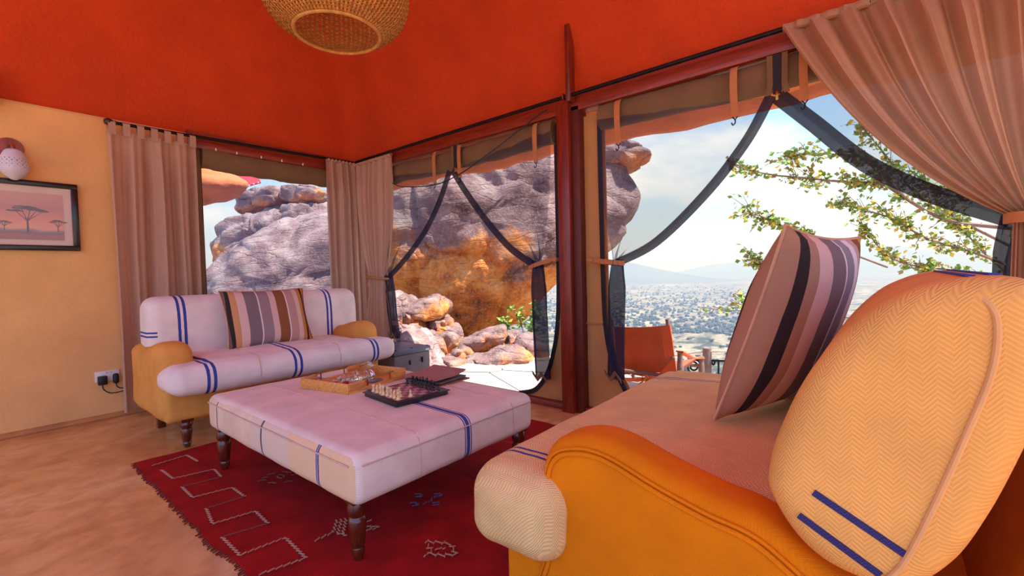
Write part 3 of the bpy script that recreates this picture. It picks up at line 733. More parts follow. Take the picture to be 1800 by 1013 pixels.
# ------------------------------------------------------------------ canvas door panels, rolls, straps, nets on the window wall
def canvas_panel(label, ypost, pts):
    t = thing('tent_flap', label, 'tent flap', (XW+.02, ypost, .045), 'canvas panels beside the timber post')
    E = smooth_open([Vector((XW+.015, y, z)) for y, z in pts], 40); rows = []
    for p in E: rows.append([(XW+.015+.006*edge_noise(p.z*2, q, 2), ypost+(p.y-ypost)*q/6, p.z) for q in range(7)])
    bm = B(); sheet(bm, rows, .006); obj('canvas', bm, m_canvas, t)
    sgn = 1 if pts[0][0] > ypost else -1
    bm = B(); hw = []
    for i, p in enumerate(E):
        d = (E[min(i+1, 40)]-E[max(i-1, 0)]).normalized(); hw.append(Vector((0, -d.z, d.y))*.016)
    strip(bm, [p-Vector((.012, 0, 0)) for p in E], hw, (.004, 0, 0)); obj('edge_tape', bm, m_tape, t)
    bm = B(); strip(bm, [p+Vector((.012, -sgn*-.02, 0)) for p in E], [h*.8 for h in hw], (.004, 0, 0)); obj('binding', bm, m_strap, t)
    bm = B(); box(bm, XW-.008, XW+.004, min(ypost, pts[0][0]), max(ypost, pts[0][0]), .66, .668); obj('seam', bm, m_strap, t)
canvas_panel('flared khaki canvas panel on the boulder side of the timber post', 1.872, [(1.945, 2.17), (1.945, 1.8), (1.945, 1.3), (1.95, .9), (1.965, .65), (2.00, .45), (2.07, .25), (2.19, .10), (2.36, .045)])
canvas_panel('flared khaki canvas panel on the leather chair side of the timber post', 1.71, [(1.575, 2.17), (1.575, 1.8), (1.57, 1.3), (1.565, .9), (1.55, .62), (1.51, .42), (1.44, .26), (1.34, .12), (1.15, .045)])
def canvas_roll(label, a, b, r, axis):
    bm = B(); n = 44; rings = []
    for i in range(n+1):
        s = i/n; p = Vector(a).lerp(Vector(b), s); sag = -.025*math.sin(PI*s)+.012*edge_noise(s*8, r, 1); ring = []
        for k in range(16):
            an = 2*PI*k/16; rr = r*(1+.10*edge_noise(s*9, an, 1)); dx, dz = math.cos(an)*rr*.65, math.sin(an)*rr+sag
            ring.append(bm.verts.new(p+(Vector((dx, 0, dz)) if axis == 1 else Vector((0, dx, dz)))))
        rings.append(ring)
    for q, w_ in zip(rings, rings[1:]):
        for k in range(16): bm.faces.new((q[k], q[(k+1) % 16], w_[(k+1) % 16], w_[k]))
    bm.faces.new(rings[0]); bm.faces.new(rings[-1][::-1])
    return tag(obj('canvas_roll', bm, m_roll, loc=Vector(a)), label, 'canvas roll', 'rolled canvas flaps under the headers')
canvas_roll('rolled olive canvas flap above the opening with the boulder', (XW+.0, 1.95, 2.115), (XW+.0, YW-.1, 2.115), .095, 1)
canvas_roll('rolled olive canvas flap above the opening with the tree', (XW+.0, -2.6, 2.125), (XW+.0, 1.56, 2.125), .09, 1)
canvas_roll('rolled olive canvas flap above the netted window', (1.39, YW+.0, 2.13), (XW-.1, YW+.0, 2.13), .10, 0)
for k, px in enumerate((379, 416, 459, 495, 532)):
    p = onp(px, 252+ (px-379)*.17, 1, YW-.055); bm = B(); lathe(bm, [(.006, 0), (.007, .012), (.004, .024)], (p.x, p.y, 2.19), 8)
    tag(obj('hook_pin', bm, m_white_plastic), 'small pale hook pin on the header above the netted window', 'hook', 'hook pins on the header')
def strap(px, py0, py1, label, group):
    x = XW-.10; a, b_ = onp(px, py0, 0, x), onp(px+2, py1, 0, x)
    t = thing('roll_strap', label, 'strap', (x, a.y, b_.z), group)
    bm = B(); strip(bm, smooth_open([(XW-.02, a.y, 2.20), (x+.01, a.y, 2.17), (x, a.y, (2.17+b_.z)/2), (x+.005, a.y-.006, b_.z)], 10), (0, .019, 0), (.003, 0, 0)); obj('webbing', bm, m_strap, t)
    bm = B(); q = Vector((x+.005, a.y-.006, b_.z))
    tube(bm, smooth_open([q+Vector((0, .014, 0)), q+Vector((0, 0, -.018)), q+Vector((0, 0, -.035)), q+Vector((0, .012, -.045)), q+Vector((0, .018, -.03))], 12), .0035, 6)
    tube(bm, [q+Vector((0, -.014, 0)), q+Vector((0, 0, -.018))], .003, 6); obj('hook', bm, m_iron, t)
g2 = 'straps of the rolled canvas'
strap(762, 276, 322, 'tan strap with hook hanging nearest the corner curtains', g2)
strap(806, 266, 312, 'tan strap with hook hanging beside the zip above the boulder', g2)
strap(939, 222, 284, 'tan strap with hook hanging in front of the boulder near the timber post', g2)
strap(1084, 188, 252, 'tan strap with hook hanging on the cap rock side of the timber post', g2)
strap(1289, 122, 205, 'tan strap with hook hanging alone against the cloudy sky', g2)
strap(1412, 96, 176, 'tan strap with hook hanging beside the sheer gathered curtain', g2)
def zip_band(label, py0, py1, px):
    x = XW-.085; a, b_ = onp(px, py0, 0, x), onp(px, py1, 0, x); t = thing('zip_band', label, 'zip', (x, a.y, b_.z))
    bm = B(); strip(bm, [(x, a.y, 2.19), (x, a.y, b_.z)], (0, .020, 0), (.003, 0, 0)); obj('zip_tape', bm, m_tape, t)
    for s in (-1, 1):
        bm = B(); strip(bm, [(x+.002, a.y+s*.036, 2.19), (x+.002, a.y+s*.034, b_.z+.05), (x+.002, a.y+s*.045, b_.z)], (0, .014, 0), (.004, 0, 0)); obj('binding', bm, m_roll, t)
    bm = B(); box(bm, x-.012, x-.004, a.y-.007, a.y+.007, b_.z-.035, b_.z+.012, .003); obj('zip_pull', bm, m_brass, t)
zip_band('dark zip band hanging above the boulder where the nets part', 265, 296, 800)
zip_band('dark zip band hanging above the tree where the nets part', 100, 165, 1366)

def net(name, label, jamb_y, apex, tie, free, bottom, bun, hemw=.027, x0=XW-.06, group='tied back mosquito nets', hang=True):
    """net curtain: top from jamb to apex under the roll, swept to the tie point, bundle hanging below"""
    t = thing(name, label, 'mosquito net', (x0, tie[0], bottom[1]), group)
    F = smooth_open([Vector((x0-.01, y, z)) for y, z in free], 30)        # free edge
    ztop = apex[1]; rows = []
    for i, p in enumerate(F):
        s = i/30; z = p.z; row = []
        # jamb side of the row converges on the tie
        je = Vector((x0, jamb_y+(tie[0]-jamb_y)*s**2.2*.85, ztop+.10+(tie[1]-ztop-.10)*s))
        for k in range(17):
            f = k/16; q = je.lerp(p, f); fold = (.012+.03*s)*math.sin(f*22+s*2)*(f*(1-f)*4)**.5
            row.append(q+Vector((fold, 0, 0)))
        rows.append(row)
    bm = B(); grid(bm, rows); obj('net', bm, m_net, t)
    bm = B(); hw = []
    for i, p in enumerate(F):
        d = (F[min(i+1, 30)]-F[max(i-1, 0)]).normalized(); hw.append(Vector((0, -d.z, d.y))*hemw)
    strip(bm, F, hw, (.006, 0, 0)); obj('hem', bm, m_hem, t)
    if hang:
        G = smooth_open([Vector((x0-.01, tie[0], tie[1]+.02)), Vector((x0-.01, (tie[0]*.6+bottom[0]*.4), tie[1]*.6+bottom[1]*.4)), Vector((x0-.01, bottom[0], bottom[1]))], 16); rows = []
        for i, p in enumerate(G):
            wd = bun*(.55+.45*min(1, i/5)); row = []
            for k in range(25):
                f = k/24; a = 2*PI*f; row.append(p+Vector((.035*math.sin(a)+.012*math.sin(a*6+i*.3), wd*math.cos(a)+.006*math.sin(a*5), 0)))
            rows.append(row)
        bm = B(); grid(bm, rows); obj('gathered_tail', bm, m_hem, t)
        p = G[-1]; bm = B(); strip(bm, [p+Vector((-.05, wd_, .05*((k % 2)))) for k, wd_ in enumerate((-bun, -bun*.3, bun*.3, bun))], (0, .004, .014), (.004, 0, 0)); obj('tail_hem', bm, m_roll, t)
    return t
ap1 = (3.03, 2.02); ap2 = (.475, 2.00)
net('net_curtain', 'dark mosquito net swept to the corner curtain beside the boulder', 4.35, ap1, (4.02, 1.03), [(3.05, 1.98), (3.20, 1.72), (3.42, 1.46), (3.72, 1.22), (4.02, 1.03)], (3.93, .40), .05)
net('net_curtain', 'dark mosquito net swept to the canvas panel on the boulder side', 1.95, ap1, (2.09, 1.10), [(3.01, 1.98), (2.86, 1.78), (2.62, 1.50), (2.36, 1.25), (2.11, 1.10)], (2.06, .22), .065)
net('net_curtain', 'dark mosquito net swept to the canvas panel beside the leather chair', 1.56, ap2, (1.42, 1.10), [(.49, 1.98), (.62, 1.75), (.85, 1.48), (1.15, 1.22), (1.42, 1.10)], (1.44, .30), .06)
net('net_curtain', 'dark mosquito net swept behind the sheer gathered curtain', -.70, ap2, (-.42, 1.23), [(.46, 1.98), (.30, 1.80), (.08, 1.55), (-.16, 1.37), (-.42, 1.23)], (-.40, .55), .05, .04, x0=XW-.03)
def tie_strap(label, a, b_, x=XW-.09):
    t = thing('net_tie', label, 'tie strap', (x, a[0], a[1]), 'net tie straps')
    bm = B(); A0, B0 = Vector((x, *a)), Vector((x, *b_)); mid = (A0+B0)/2+Vector((-.03, 0, 0))
    strip(bm, smooth_open([A0, mid, B0], 8), (0, 0, .016), (.003, 0, 0)); strip(bm, smooth_open([A0+Vector((.01, 0, -.01)), (A0+B0)/2+Vector((.07, 0, -.012)), B0+Vector((.01, 0, 0))], 8), (0, 0, .014), (.003, 0, 0)); obj('webbing', bm, m_strap, t)
    bm = B(); tube(bm, [A0+Vector((-.005, .014*math.cos(k), .014*math.sin(k))) for k in range(7)], .004, 6); obj('snap_hook', bm, m_iron, t)
    bm = B(); box(bm, x-.012, x+.05, a[0]-.012 if a[0] < 1.8 else a[0]-.035, a[0]+.035 if a[0] < 1.8 else a[0]+.012, a[1]-.014, a[1]+.014, .003); obj('anchor_tab', bm, m_strap, t)
tie_strap('tan strap holding the net on the boulder side of the post', (1.935, 1.14), (2.16, 1.085))
tie_strap('tan strap holding the net on the leather chair side of the post', (1.60, 1.125), (1.36, 1.095))
bm = B(); pts = [onp(x, y, 0, XW-.12) for x, y in ((690, 322), (705, 328), (740, 328), (775, 322), (815, 302), (860, 270), (905, 235), (940, 207), (962, 192))]
tube(bm, smooth_open(pts, 40), .005, 6); tag(obj('loose_cable', bm, m_cord), 'thin black cable sagging below the header in front of the boulder', 'cable')

# ------------------------------------------------------------------ curtain rods and curtains
bm = B(); 
r1 = thing('curtain_rod', 'dark metal rod with ball finial over the netted window', 'curtain rod', (.80, YW-.10, 2.262))
bm = B(); tube(bm, [(.80, YW-.10, 2.262), (2.85, YW-.10, 2.30)], .013, 10); obj('rod', bm, m_iron, r1)
bm = B(); lathe(bm, [(0, -.03), (.02, -.022), (.030, 0), (.02, .024), (.014, .03), (.018, .04), (.013, .05)], (0, 0, 0), 14, Matrix.Translation((.77, YW-.10, 2.262)) @ Matrix.Rotation(PI/2, 4, 'Y')); obj('finial', bm, mat('dark_ball', C(60, 36, 26), .35, .1), r1)
r2 = thing('curtain_rod', 'long dark metal rod along the terrace header beam', 'curtain rod', (XW-.10, 4.5, 2.31))
bm = B(); tube(bm, [(XW-.10, 4.50, 2.305), (XW-.10, -2.6, 2.305)], .013, 10); obj('rod', bm, m_iron, r2)
bm = B(); tube(bm, [(XW-.10+.022*math.cos(k), 1.80, 2.305+.022*math.sin(k)) for k in range(7)], .005, 6); tube(bm, [(XW-.08, 1.80, 2.30), (XW-.02, 1.80, 2.30)], .006, 6); obj('bracket', bm, m_beam_wood, r2)
def folds(f, nf, ph=0): return math.sin(2*PI*nf*f+ph+.7*math.sin(5*f+ph))+.35*math.sin(2*PI*nf*2.3*f+1.3*ph)
def straight_curtain(name, label, fn, w0, w1, z0, z1, nf, amp, tie=None, tabs=True, ph=0, m=m_curt, bandl=None):
    """fn(s, d, z) -> point ; s along the wall, d out from it; tie = (s, z, halfwidth)"""
    zt = z1-.05 if tabs else z1
    t = thing(name, label, 'curtain', fn((w0+w1)/2, 0, z0), 'taupe linen curtains'); rows = []; nz_ = 46; ns = 110
    for j in range(nz_+1):
        z = zt+(z0-zt)*j/nz_; row = []; k = 1; cs = (w0+w1)/2; hw = (w1-w0)/2
        if tie:
            dz = abs(z-tie[1]); g = math.exp(-(dz/(.42 if z > tie[1] else .30))**1.4); hw = hw*(1-g)+tie[2]*g; cs = cs*(1-g)+tie[0]*g
            if z < tie[1]-.1: hw = max(hw*.72, tie[2])
        topg = min(1, (zt-z)/.35)
        for i in range(ns+1):
            f = i/ns; a = amp*(.45+.55*topg)*(1 if not tie else (.45+.55*min(1, hw/((w1-w0)/2))))
            row.append(fn(cs+(f*2-1)*hw+.006*math.sin(9*f+z*2), a*folds(f, nf, ph+.25*math.sin(z*1.6)), z))
        rows.append(row)
    bm = B(); grid(bm, rows); obj('cloth', bm, m, t)
    if tabs:
        nt_ = max(4, int((w1-w0)/.085))
        for i in range(nt_+1):
            s = w0+.02+(w1-w0-.04)*i/nt_; bm = B()
            strip(bm, [fn(s, .028, zt-.03), fn(s, .026, z1+.01), fn(s, 0, z1+.03), fn(s, -.026, z1+.01), fn(s, -.02, zt-.02)], Vector(fn(s+.022, 0, 0))-Vector(fn(s, 0, 0)), (0, 0, .002)); obj('tab', bm, m, t)
    else:
        bm = B(); rows2 = [[fn(w0+(w1-w0)*i/60, .018*math.cos(a)+.006*folds(i/60, nf*2, ph), z1+.018*math.sin(a)) for a in [k/8*2*PI for k in range(9)]] for i in range(61)]; grid(bm, rows2); obj('rod_pocket', bm, m, t)
    if tie:
        bm = B(); tube(bm, [Vector(fn(tie[0]+(tie[2]+.012)*math.cos(a), .055*math.sin(a), tie[1]+.012*math.cos(a))) for a in [k/20*2*PI for k in range(21)]], .012, 6, caps=False); obj('tieback', bm, m_strap, t)
    return t
fl = lambda s, d, z: Vector((s, YW-.10-d, z))
fr = lambda s, d, z: Vector((XW-.10-d, s, z))
straight_curtain('curtain', 'tab-topped taupe curtain hanging between the picture wall and the netted window', fl, .765, 1.325, .05, 2.25, 4.0, .04, ph=.4)
straight_curtain('curtain', 'straight taupe curtain in the corner behind the striped loveseat', fl, 2.49, 2.93, .05, 2.285, 5.5, .03, tabs=False, ph=1.2)
straight_curtain('curtain', 'taupe corner curtain gathered by a tieback beside the boulder', fr, 3.86, 4.53, .05, 2.27, 6.5, .03, tie=(4.17, 1.03, .17), tabs=False, ph=2.2)
# sheer gathered curtain at the right, swept back to its tie
t = thing('curtain', 'wide sheer taupe curtain swept diagonally to its tieback above the right sofa', 'curtain', (XW-.10, -.45, .05), 'taupe linen curtains')
NS, NZ = 220, 60; rows = []; y_top0, y_top1 = .425, -1.55; z_top, z_tie = 2.305, 1.225
for j in range(NZ+1):
    v = j/NZ; row = []
    for i in range(NS+1):
        f = i/NS; yt = y_top0+(y_top1-y_top0)*f**1.0; ytie = -.40-.16*f; 
        sagc = Vector((XW-.10, yt*.60+ytie*.40-.0*f, z_tie+(z_top-z_tie)*(.38-.10*(1-f))))
        a = Vector((XW-.10, yt, z_top)); c_ = Vector((XW-.10, ytie, z_tie+.02*f))
        p = a*(1-v)**2+sagc*2*v*(1-v)+c_*v*v
        am = .045*(1-v)**.7*(.3+.7*min(1, v*6))+.012
        p.x -= am*folds(f, 15, .5)+.02*math.sin(PI*v)+.065*min(1, v*7)
        row.append(p)
    rows.append(row)
for j in range(1, 30):
    v = j/29; rows.append([Vector((XW-.165-.02*folds(i/NS, 15, .5)*(.6+.6*v), -.40-.16*(i/NS)-(.03*(1-i/NS)-.10*i/NS)*-v, z_tie-(z_tie-.05)*v)) for i in range(NS+1)])
bm = B(); grid(bm, rows); obj('cloth', bm, m_curt_r, t)
bm = B(); grid(bm, [[(XW-.10-.02*math.cos(a)-.006*folds(i/120, 30, .5), y_top0+(y_top1-y_top0)*i/120, z_top+.022*math.sin(a)) for a in [k/8*2*PI for k in range(9)]] for i in range(121)]); obj('rod_pocket', bm, m_curt_r, t)
bm = B(); strip(bm, [(XW-.165-.06*math.sin(a), -.48+.105*math.cos(a), z_tie) for a in [k/24*2*PI for k in range(25)]], (0, 0, .022), (.002, .002, 0)); obj('tieback', bm, m_strap, t)

# ------------------------------------------------------------------ picture, wall lamp, socket
pt = thing('framed_picture', 'black framed sunset print of an acacia on the cream wall', 'picture', (.2, YW-.02, 1.287))
px0, px1, pz0, pz1 = -.20, .588, 1.287, 1.775
m_frame = mat('black_frame', C(26, 18, 18), .3, .1, 10, .05, coat=.3)
for (a, b_, c_, d_) in ((px0, px1, pz0, pz0+.038), (px0, px1, pz1-.038, pz1), (px0, px0+.038, pz0+.036, pz1-.036), (px1-.038, px1, pz0+.036, pz1-.036)):
    bm = B(); box(bm, a, b_, YW-.035, YW-.002, c_, d_, .006); obj('frame_bar', bm, m_frame, pt)
bm = B(); box(bm, px0+.03, px1-.03, YW-.016, YW-.010, pz0+.03, pz1-.03); obj('mat_board', bm, mat('mat_board', C(226, 188, 160), .6, .04, 10, 0), pt)
ix0, ix1, iz0, iz1 = px0+.085, px1-.082, pz0+.075, pz1-.085
m, tt, bb = newmat('sunset_print'); s = tt.nodes.new('ShaderNodeSeparateXYZ'); tt.links.new(objco(tt), s.inputs[0])
hh = mth(tt, 'DIVIDE', mth(tt, 'ADD', s.outputs[2], mth(tt, 'MULTIPLY', noi(tt, objco(tt), 9, 4), .05)), iz1-iz0)
tt.links.new(ramp(tt, hh, [(.0, C(120, 46, 22)), (.16, C(168, 74, 30)), (.23, C(104, 66, 66)), (.28, C(150, 110, 120)), (.32, C(236, 160, 110)), (.5, C(226, 138, 96)), (.75, C(188, 118, 92)), (1, C(206, 136, 104))]), bb.inputs['Base Color']); bb.inputs['Roughness'].default_value = .4
bm = B(); box(bm, ix0, ix1, YW-.0195, YW-.0165, iz0, iz1); pr = obj('print', bm, m, pt, loc=(0, 0, 0)); 
for v in pr.data.vertices: v.co.z += 0
off = iz0-1.287
for v in pr.data.vertices: v.co.z -= off
pr.location.z += off
m_ink = mat('print_ink', C(52, 30, 26), .6, .1, 10, 0)
def acacia(cx, zb_, h, w_):
    bm = B(); yy = YW-.0202
    def flat(pts):
        a = [bm.verts.new((x, yy, z)) for x, z in pts]; b2 = [bm.verts.new((x, yy+.0006, z)) for x, z in pts]
        bm.faces.new(a); bm.faces.new(b2[::-1])
        for k in range(len(a)): bm.faces.new((a[k], b2[k], b2[(k+1) % len(a)], a[(k+1) % len(a)]))
    flat([(cx-.006*w_*5, zb_), (cx+.006*w_*5, zb_), (cx+.004*w_*5, zb_+h*.5), (cx-.004*w_*5, zb_+h*.5)])
    for dx, dz in ((-.55, .80), (-.25, .86), (.15, .88), (.45, .84), (.7, .78)):
        flat([(cx-.004*w_*4, zb_+h*.42), (cx+.004*w_*4, zb_+h*.42), (cx+dx*w_*.5+.002, zb_+h*dz), (cx+dx*w_*.5-.002, zb_+h*dz)])
    r_ = random.Random(int(cx*1000))
    for lx, lz, lw in ((-.55, .78, .42), (-.1, .95, .55), (.45, .84, .5), (-.3, .88, .4), (.15, .9, .4), (.75, .80, .3)):
        n_ = 16; flat([(cx+(lx+lw*math.cos(2*PI*k/n_))*w_*.5, zb_+h*(lz+(.055 if math.sin(2*PI*k/n_) > 0 else .02)*math.sin(2*PI*k/n_)*r_.uniform(.6, 1.5))) for k in range(n_)])
    obj('printed_tree', bm, m_ink, pt, smooth=False)
acacia(.325, iz0+.055, .18, .21); acacia(.475, iz0+.06, .085, .10); acacia(.215, iz0+.06, .065, .08); acacia(.02, iz0+.06, .07, .08)
bm = B(); box(bm, px0+.034, px1-.034, YW-.0245, YW-.0225, pz0+.034, pz1-.034); gm, gt, gb = newmat('picture_glass'); gb.inputs['Roughness'].default_value = .03; gb.inputs['Alpha'].default_value = .12; gb.inputs['Base Color'].default_value = (.9, .9, .95, 1); obj('glass', bm, gm, pt)

ws = thing('wall_lamp', 'pierced pale ceramic egg lamp on a round wooden plate', 'wall lamp', (.275, YW-.01, 1.92))
bm = B(); lathe(bm, [(0, 0), (.066, 0), (.070, .006), (.066, .016), (0, .018)], (0, 0, 0), 28, Matrix.Translation((.262, YW-.002, 1.985)) @ Matrix.Rotation(PI/2, 4, 'X')); obj('plate', bm, wood('plate_wood', C(142, 56, 28)), ws)
bm = B(); tube(bm, smooth_open([(.262, YW-.015, 2.0), (.268, YW-.07, 2.005), (.272, YW-.09, 1.985), (.272, YW-.09, 1.95)], 10), .012, 8); obj('arm', bm, wood('arm_wood', C(150, 60, 30)), ws)
prof = [(.022, .205), (.040, .195), (.056, .165), (.068, .125), (.073, .09), (.068, .06), (.052, .035), (.030, .012), (.012, 0), (0, 0)]
lc = Vector((.272, YW-.09, 1.758))
def egg_r(z):
    P_ = sorted((b2, a2) for a2, b2 in prof)
    for (z0, r0), (z1, r1_) in zip(P_, P_[1:]):
        if z0 <= z <= z1: return r0+(r1_-r0)*(z-z0)/max(1e-6, z1-z0)
    return 0
bm = B(); PP = smooth_open([Vector((a, 0, b_)) for a, b_ in prof], 30); lathe(bm, [(max(0, p.x), p.z) for p in PP], lc, 32)
sh = obj('shade', bm, mat('pale_ceramic', C(212, 206, 214), .55, .05, 20, .1, 120), ws)
bm = B()
for row, zz in enumerate((.07, .083, .096, .109, .122, .135)):
    for k in range(18):
        a = 2*PI*(k+.5*(row % 2))/18; 
        rr = egg_r(zz); d = Vector((math.cos(a), math.sin(a), 0)); c_ = lc+d*(rr+.0006)+Vector((0, 0, zz)); u = Vector((-d.y, d.x, 0))
        s_ = random.uniform(.0024, .0042); vs = [bm.verts.new(c_+u*s_*math.cos(q*PI/3)+Vector((0, 0, 1))*s_*math.sin(q*PI/3)) for q in range(6)]; bm.faces.new(vs)
tag(obj('pierced_holes', bm, m_cord, sh, smooth=False), kind='stuff')

sk = thing('wall_socket', 'white double wall socket beside the hanging curtain', 'socket', (.70, YW-.004, .33))
bm = B(); box(bm, .628, .772, YW-.014, YW-.001, .290, .372, .004); obj('face_plate', bm, m_white_plastic, sk)
for x in (.69, .715):
    bm = B(); box(bm, x, x+.012, YW-.018, YW-.012, .352, .364, .001); obj('rocker_switch', bm, mat('switch', C(200, 180, 170), .4), sk)
pg = thing('charger_plug', 'square black charger plugged into the wall socket', 'plug', (.665, YW-.03, .31), 'plugs in the wall socket')
bm = B(); box(bm, .640, .694, YW-.055, YW-.014, .272, .338, .006); obj('body', bm, m_cord, pg)
bm = B(); tube(bm, smooth_open([(.666, YW-.03, .274), (.672, YW-.03, .235), (.70, YW-.032, .205), (.735, YW-.03, .196), (.79, YW-.03, .2)], 16), .004, 6); obj('cord', bm, m_cord, pg)
pg = thing('power_plug', 'rounded black plug beside the square charger', 'plug', (.74, YW-.03, .31), 'plugs in the wall socket')
bm = B(); box(bm, .728, .764, YW-.045, YW-.014, .268, .345, .012, 3); obj('body', bm, m_cord, pg)
bm = B(); tube(bm, smooth_open([(.746, YW-.03, .27), (.750, YW-.03, .245), (.765, YW-.03, .228), (.79, YW-.03, .222)], 10), .004, 6); obj('cord', bm, m_cord, pg)

# ------------------------------------------------------------------ woven pendant lamp
lx, ly, lz = 1.38, 2.33, 2.385
pl = thing('pendant_lamp', 'woven bamboo basket pendant lamp hanging over the ottoman', 'pendant lamp', (lx, ly, lz))
def shade_pt(u, a, dr=0):      # u 0 bottom rim .. 1 top rim
    th = -1.02+u*(1.02+1.15); r = .385*math.cos(th)**.85*1.0+dr; z = .205+.225*math.sin(th)/math.sin(1.02)*.92
    return Vector((lx+r*math.cos(a), ly+r*math.sin(a), lz+z))
m_cane = mat('bamboo_cane', C(200, 142, 66), .55, .25, 30, .1, 60); m_cane2 = mat('bamboo_cane_dark', C(170, 112, 46), .55, .25, 30, .1, 60)
bm = B(); NR = 84
for k in range(NR):
    a = 2*PI*k/NR; pts = [shade_pt(i/40, a, .003*(1 if (i+k) % 2 else -1)) for i in range(41)]
    tg = Vector((-math.sin(a), math.cos(a), 0))*.0055; strip(bm, pts, tg, tuple(Vector((math.cos(a), math.sin(a), 0))*.001))
obj('upright_canes', bm, m_cane, pl, smooth=False)
bm = B()
for i in range(1, 40):
    u = i/40; pts = [shade_pt(u, 2*PI*k/168, .003*math.cos(PI*k+PI*i)*(k % 2 == 0)) for k in range(169)]
    strip(bm, pts, (0, 0, .0032), [tuple(Vector((math.cos(2*PI*k/168), math.sin(2*PI*k/168), 0))*.001) for k in range(169)])
obj('ring_canes', bm, m_cane2, pl, smooth=False)
for u, r_ in ((0, .009), (1, .009)):
    bm = B(); tube(bm, [shade_pt(u, 2*PI*k/64) for k in range(65)], r_, 8, caps=False); obj('rim', bm, m_cane, pl)
bm = B(); tube(bm, [(lx, ly, lz+.30), (lx, ly, ceil_z(lx, ly)+.02)], .006, 6); obj('cord', bm, m_cord, pl)
bm = B(); lathe(bm, [(0, .18), (.02, .185), (.032, .21), (.03, .235), (.015, .26), (.014, .31), (0, .31)], (lx, ly, lz), 16); obj('bulb', bm, mat('unlit_bulb', C(225, 215, 200), .2, .02, 5, 0), pl)
bm = B()
for k in range(3):
    a = k*PI/3; tube(bm, [shade_pt(1, a), shade_pt(1, a+PI)], .004, 6)
obj('spider', bm, m_iron, pl)

# ------------------------------------------------------------------ rug
m_rug = weave('red_kilim', C(158, 20, 20), mode='plain', uv=((1, 0, 0), (0, 1, 0)), period=.006, contrast=.16, var=.28, bs=.5, bands=(0, [(1.02, 1.035, C(120, 20, 20)), (1.5, 1.52, C(172, 46, 44))]))
rg = thing('rug', 'dark red flatweave rug with stitched motifs under the ottoman', 'rug', (.6, 1.9, 0))
bm = B(); nx_, ny_ = 60, 80; x0, x1, y0, y1 = .595, 2.52, -.2, 3.33
P = []
for i in range(nx_+1):
    row = []
    for j in range(ny_+1):
        u, v = i/nx_, j/ny_; x = x0+(x1-x0)*u; y = y0+(y1-y0)*v
        if i in (0, nx_): x += .022*edge_noise(y, 0, 3)
        if j in (0, ny_): y += .02*edge_noise(x, 9, 3)
        row.append((x, y, .010+.004*edge_noise(x, y, 2.2)))
    P.append(row)
sheet(bm, P, .007); obj('weave', bm, m_rug, rg)
bm = B()
for k in range(230):
    y = y0+(y1-y0)*k/230; x = x0+.022*edge_noise(y, 0, 3); l = random.uniform(.008, .022)
    strip(bm, [(x+.004, y, .006), (x-l, y+random.uniform(-.006, .006), .003)], (0, .0025, 0), (0, 0, .0015))
for k in range(150):
    x = x0+(x1-x0)*k/150; y = y1+.02*edge_noise(x, 9, 3); strip(bm, [(x, y-.004, .006), (x+random.uniform(-.005, .005), y+random.uniform(.008, .02), .003)], (.0025, 0, 0), (0, 0, .0015))
tag(obj('fringe', bm, mat('rug_fringe', C(120, 24, 26), .95, .2, 20), rg, smooth=False), kind='stuff')
def Z3(x, y): p = onp(200+x*.389, 740+y*.389, 2, .012); return Vector((p.x, p.y, .0165))
m_st = {k: mat('thread_'+k, c, .9, .15, 60, .3, 300) for k, c in (('cream', C(190, 140, 116)), ('blue', C(96, 92, 136)), ('grey', C(130, 88, 80)))}
def stitch(name, col, lines, wd=.006):
    for ln in lines:
        bm = B(); P_ = [Z3(*p) for p in ln]
        for a, b_ in zip(P_, P_[1:]):
            n_ = max(2, int((b_-a).length/.012)); d = (b_-a).normalized(); u = Vector((-d.y, d.x, 0))
            for k in range(n_):
                c_ = a.lerp(b_, (k+.5)/n_)+u*wd*.7*(1 if k % 2 else -1)*.6; strip(bm, [c_-d*.006-u*wd*.5, c_+d*.006+u*wd*.5], u*wd*.42, (0, 0, .0016))
        obj(name, bm, m_st[col], rg, smooth=False)
stitch('stitched_stairs', 'cream', [[(172, 206), (330, 158), (380, 186)], [(215, 225), (268, 264), (455, 222), (487, 257)], [(308, 302), (357, 350), (535, 305), (592, 346)], [(418, 400), (447, 470), (640, 412), (697, 468)], [(490, 530), (570, 612), (775, 532), (868, 625), (655, 700)]], .0055)
stitch('stitched_stairs', 'grey', [[(308, 302), (487, 257)], [(418, 400), (592, 346)], [(490, 530), (697, 468)]], .004)
stitch('stitched_bird', 'cream', [[(1010, 452), (992, 508), (905, 548)], [(1030, 448), (1012, 512), (1055, 522)], [(1050, 445), (1035, 515)], [(1135, 482), (1200, 483)], [(1135, 500), (1185, 490)], [(1140, 460), (1165, 455)]], .006)
stitch('stitched_blue_motif', 'blue', [[(1362, 332), (1395, 338)], [(1365, 344), (1392, 348)], [(1448, 332), (1488, 338)], [(1452, 342), (1480, 346)], [(1342, 372), (1378, 378)], [(1350, 386), (1380, 386)], [(1440, 372), (1472, 374)], [(1442, 382), (1470, 384)], [(1395, 380), (1430, 366), (1450, 346)]], .007)
stitch('stitched_ring', 'cream', [[(1405, 555), (1425, 545), (1440, 560), (1460, 548), (1480, 560), (1500, 552), (1520, 570), (1540, 575), (1530, 592), (1552, 606), (1525, 615), (1505, 605), (1490, 620), (1470, 605), (1450, 615), (1430, 598), (1440, 582), (1415, 578), (1428, 562)], [(1395, 620), (1430, 600)], [(1450, 585), (1500, 580)]], .005)
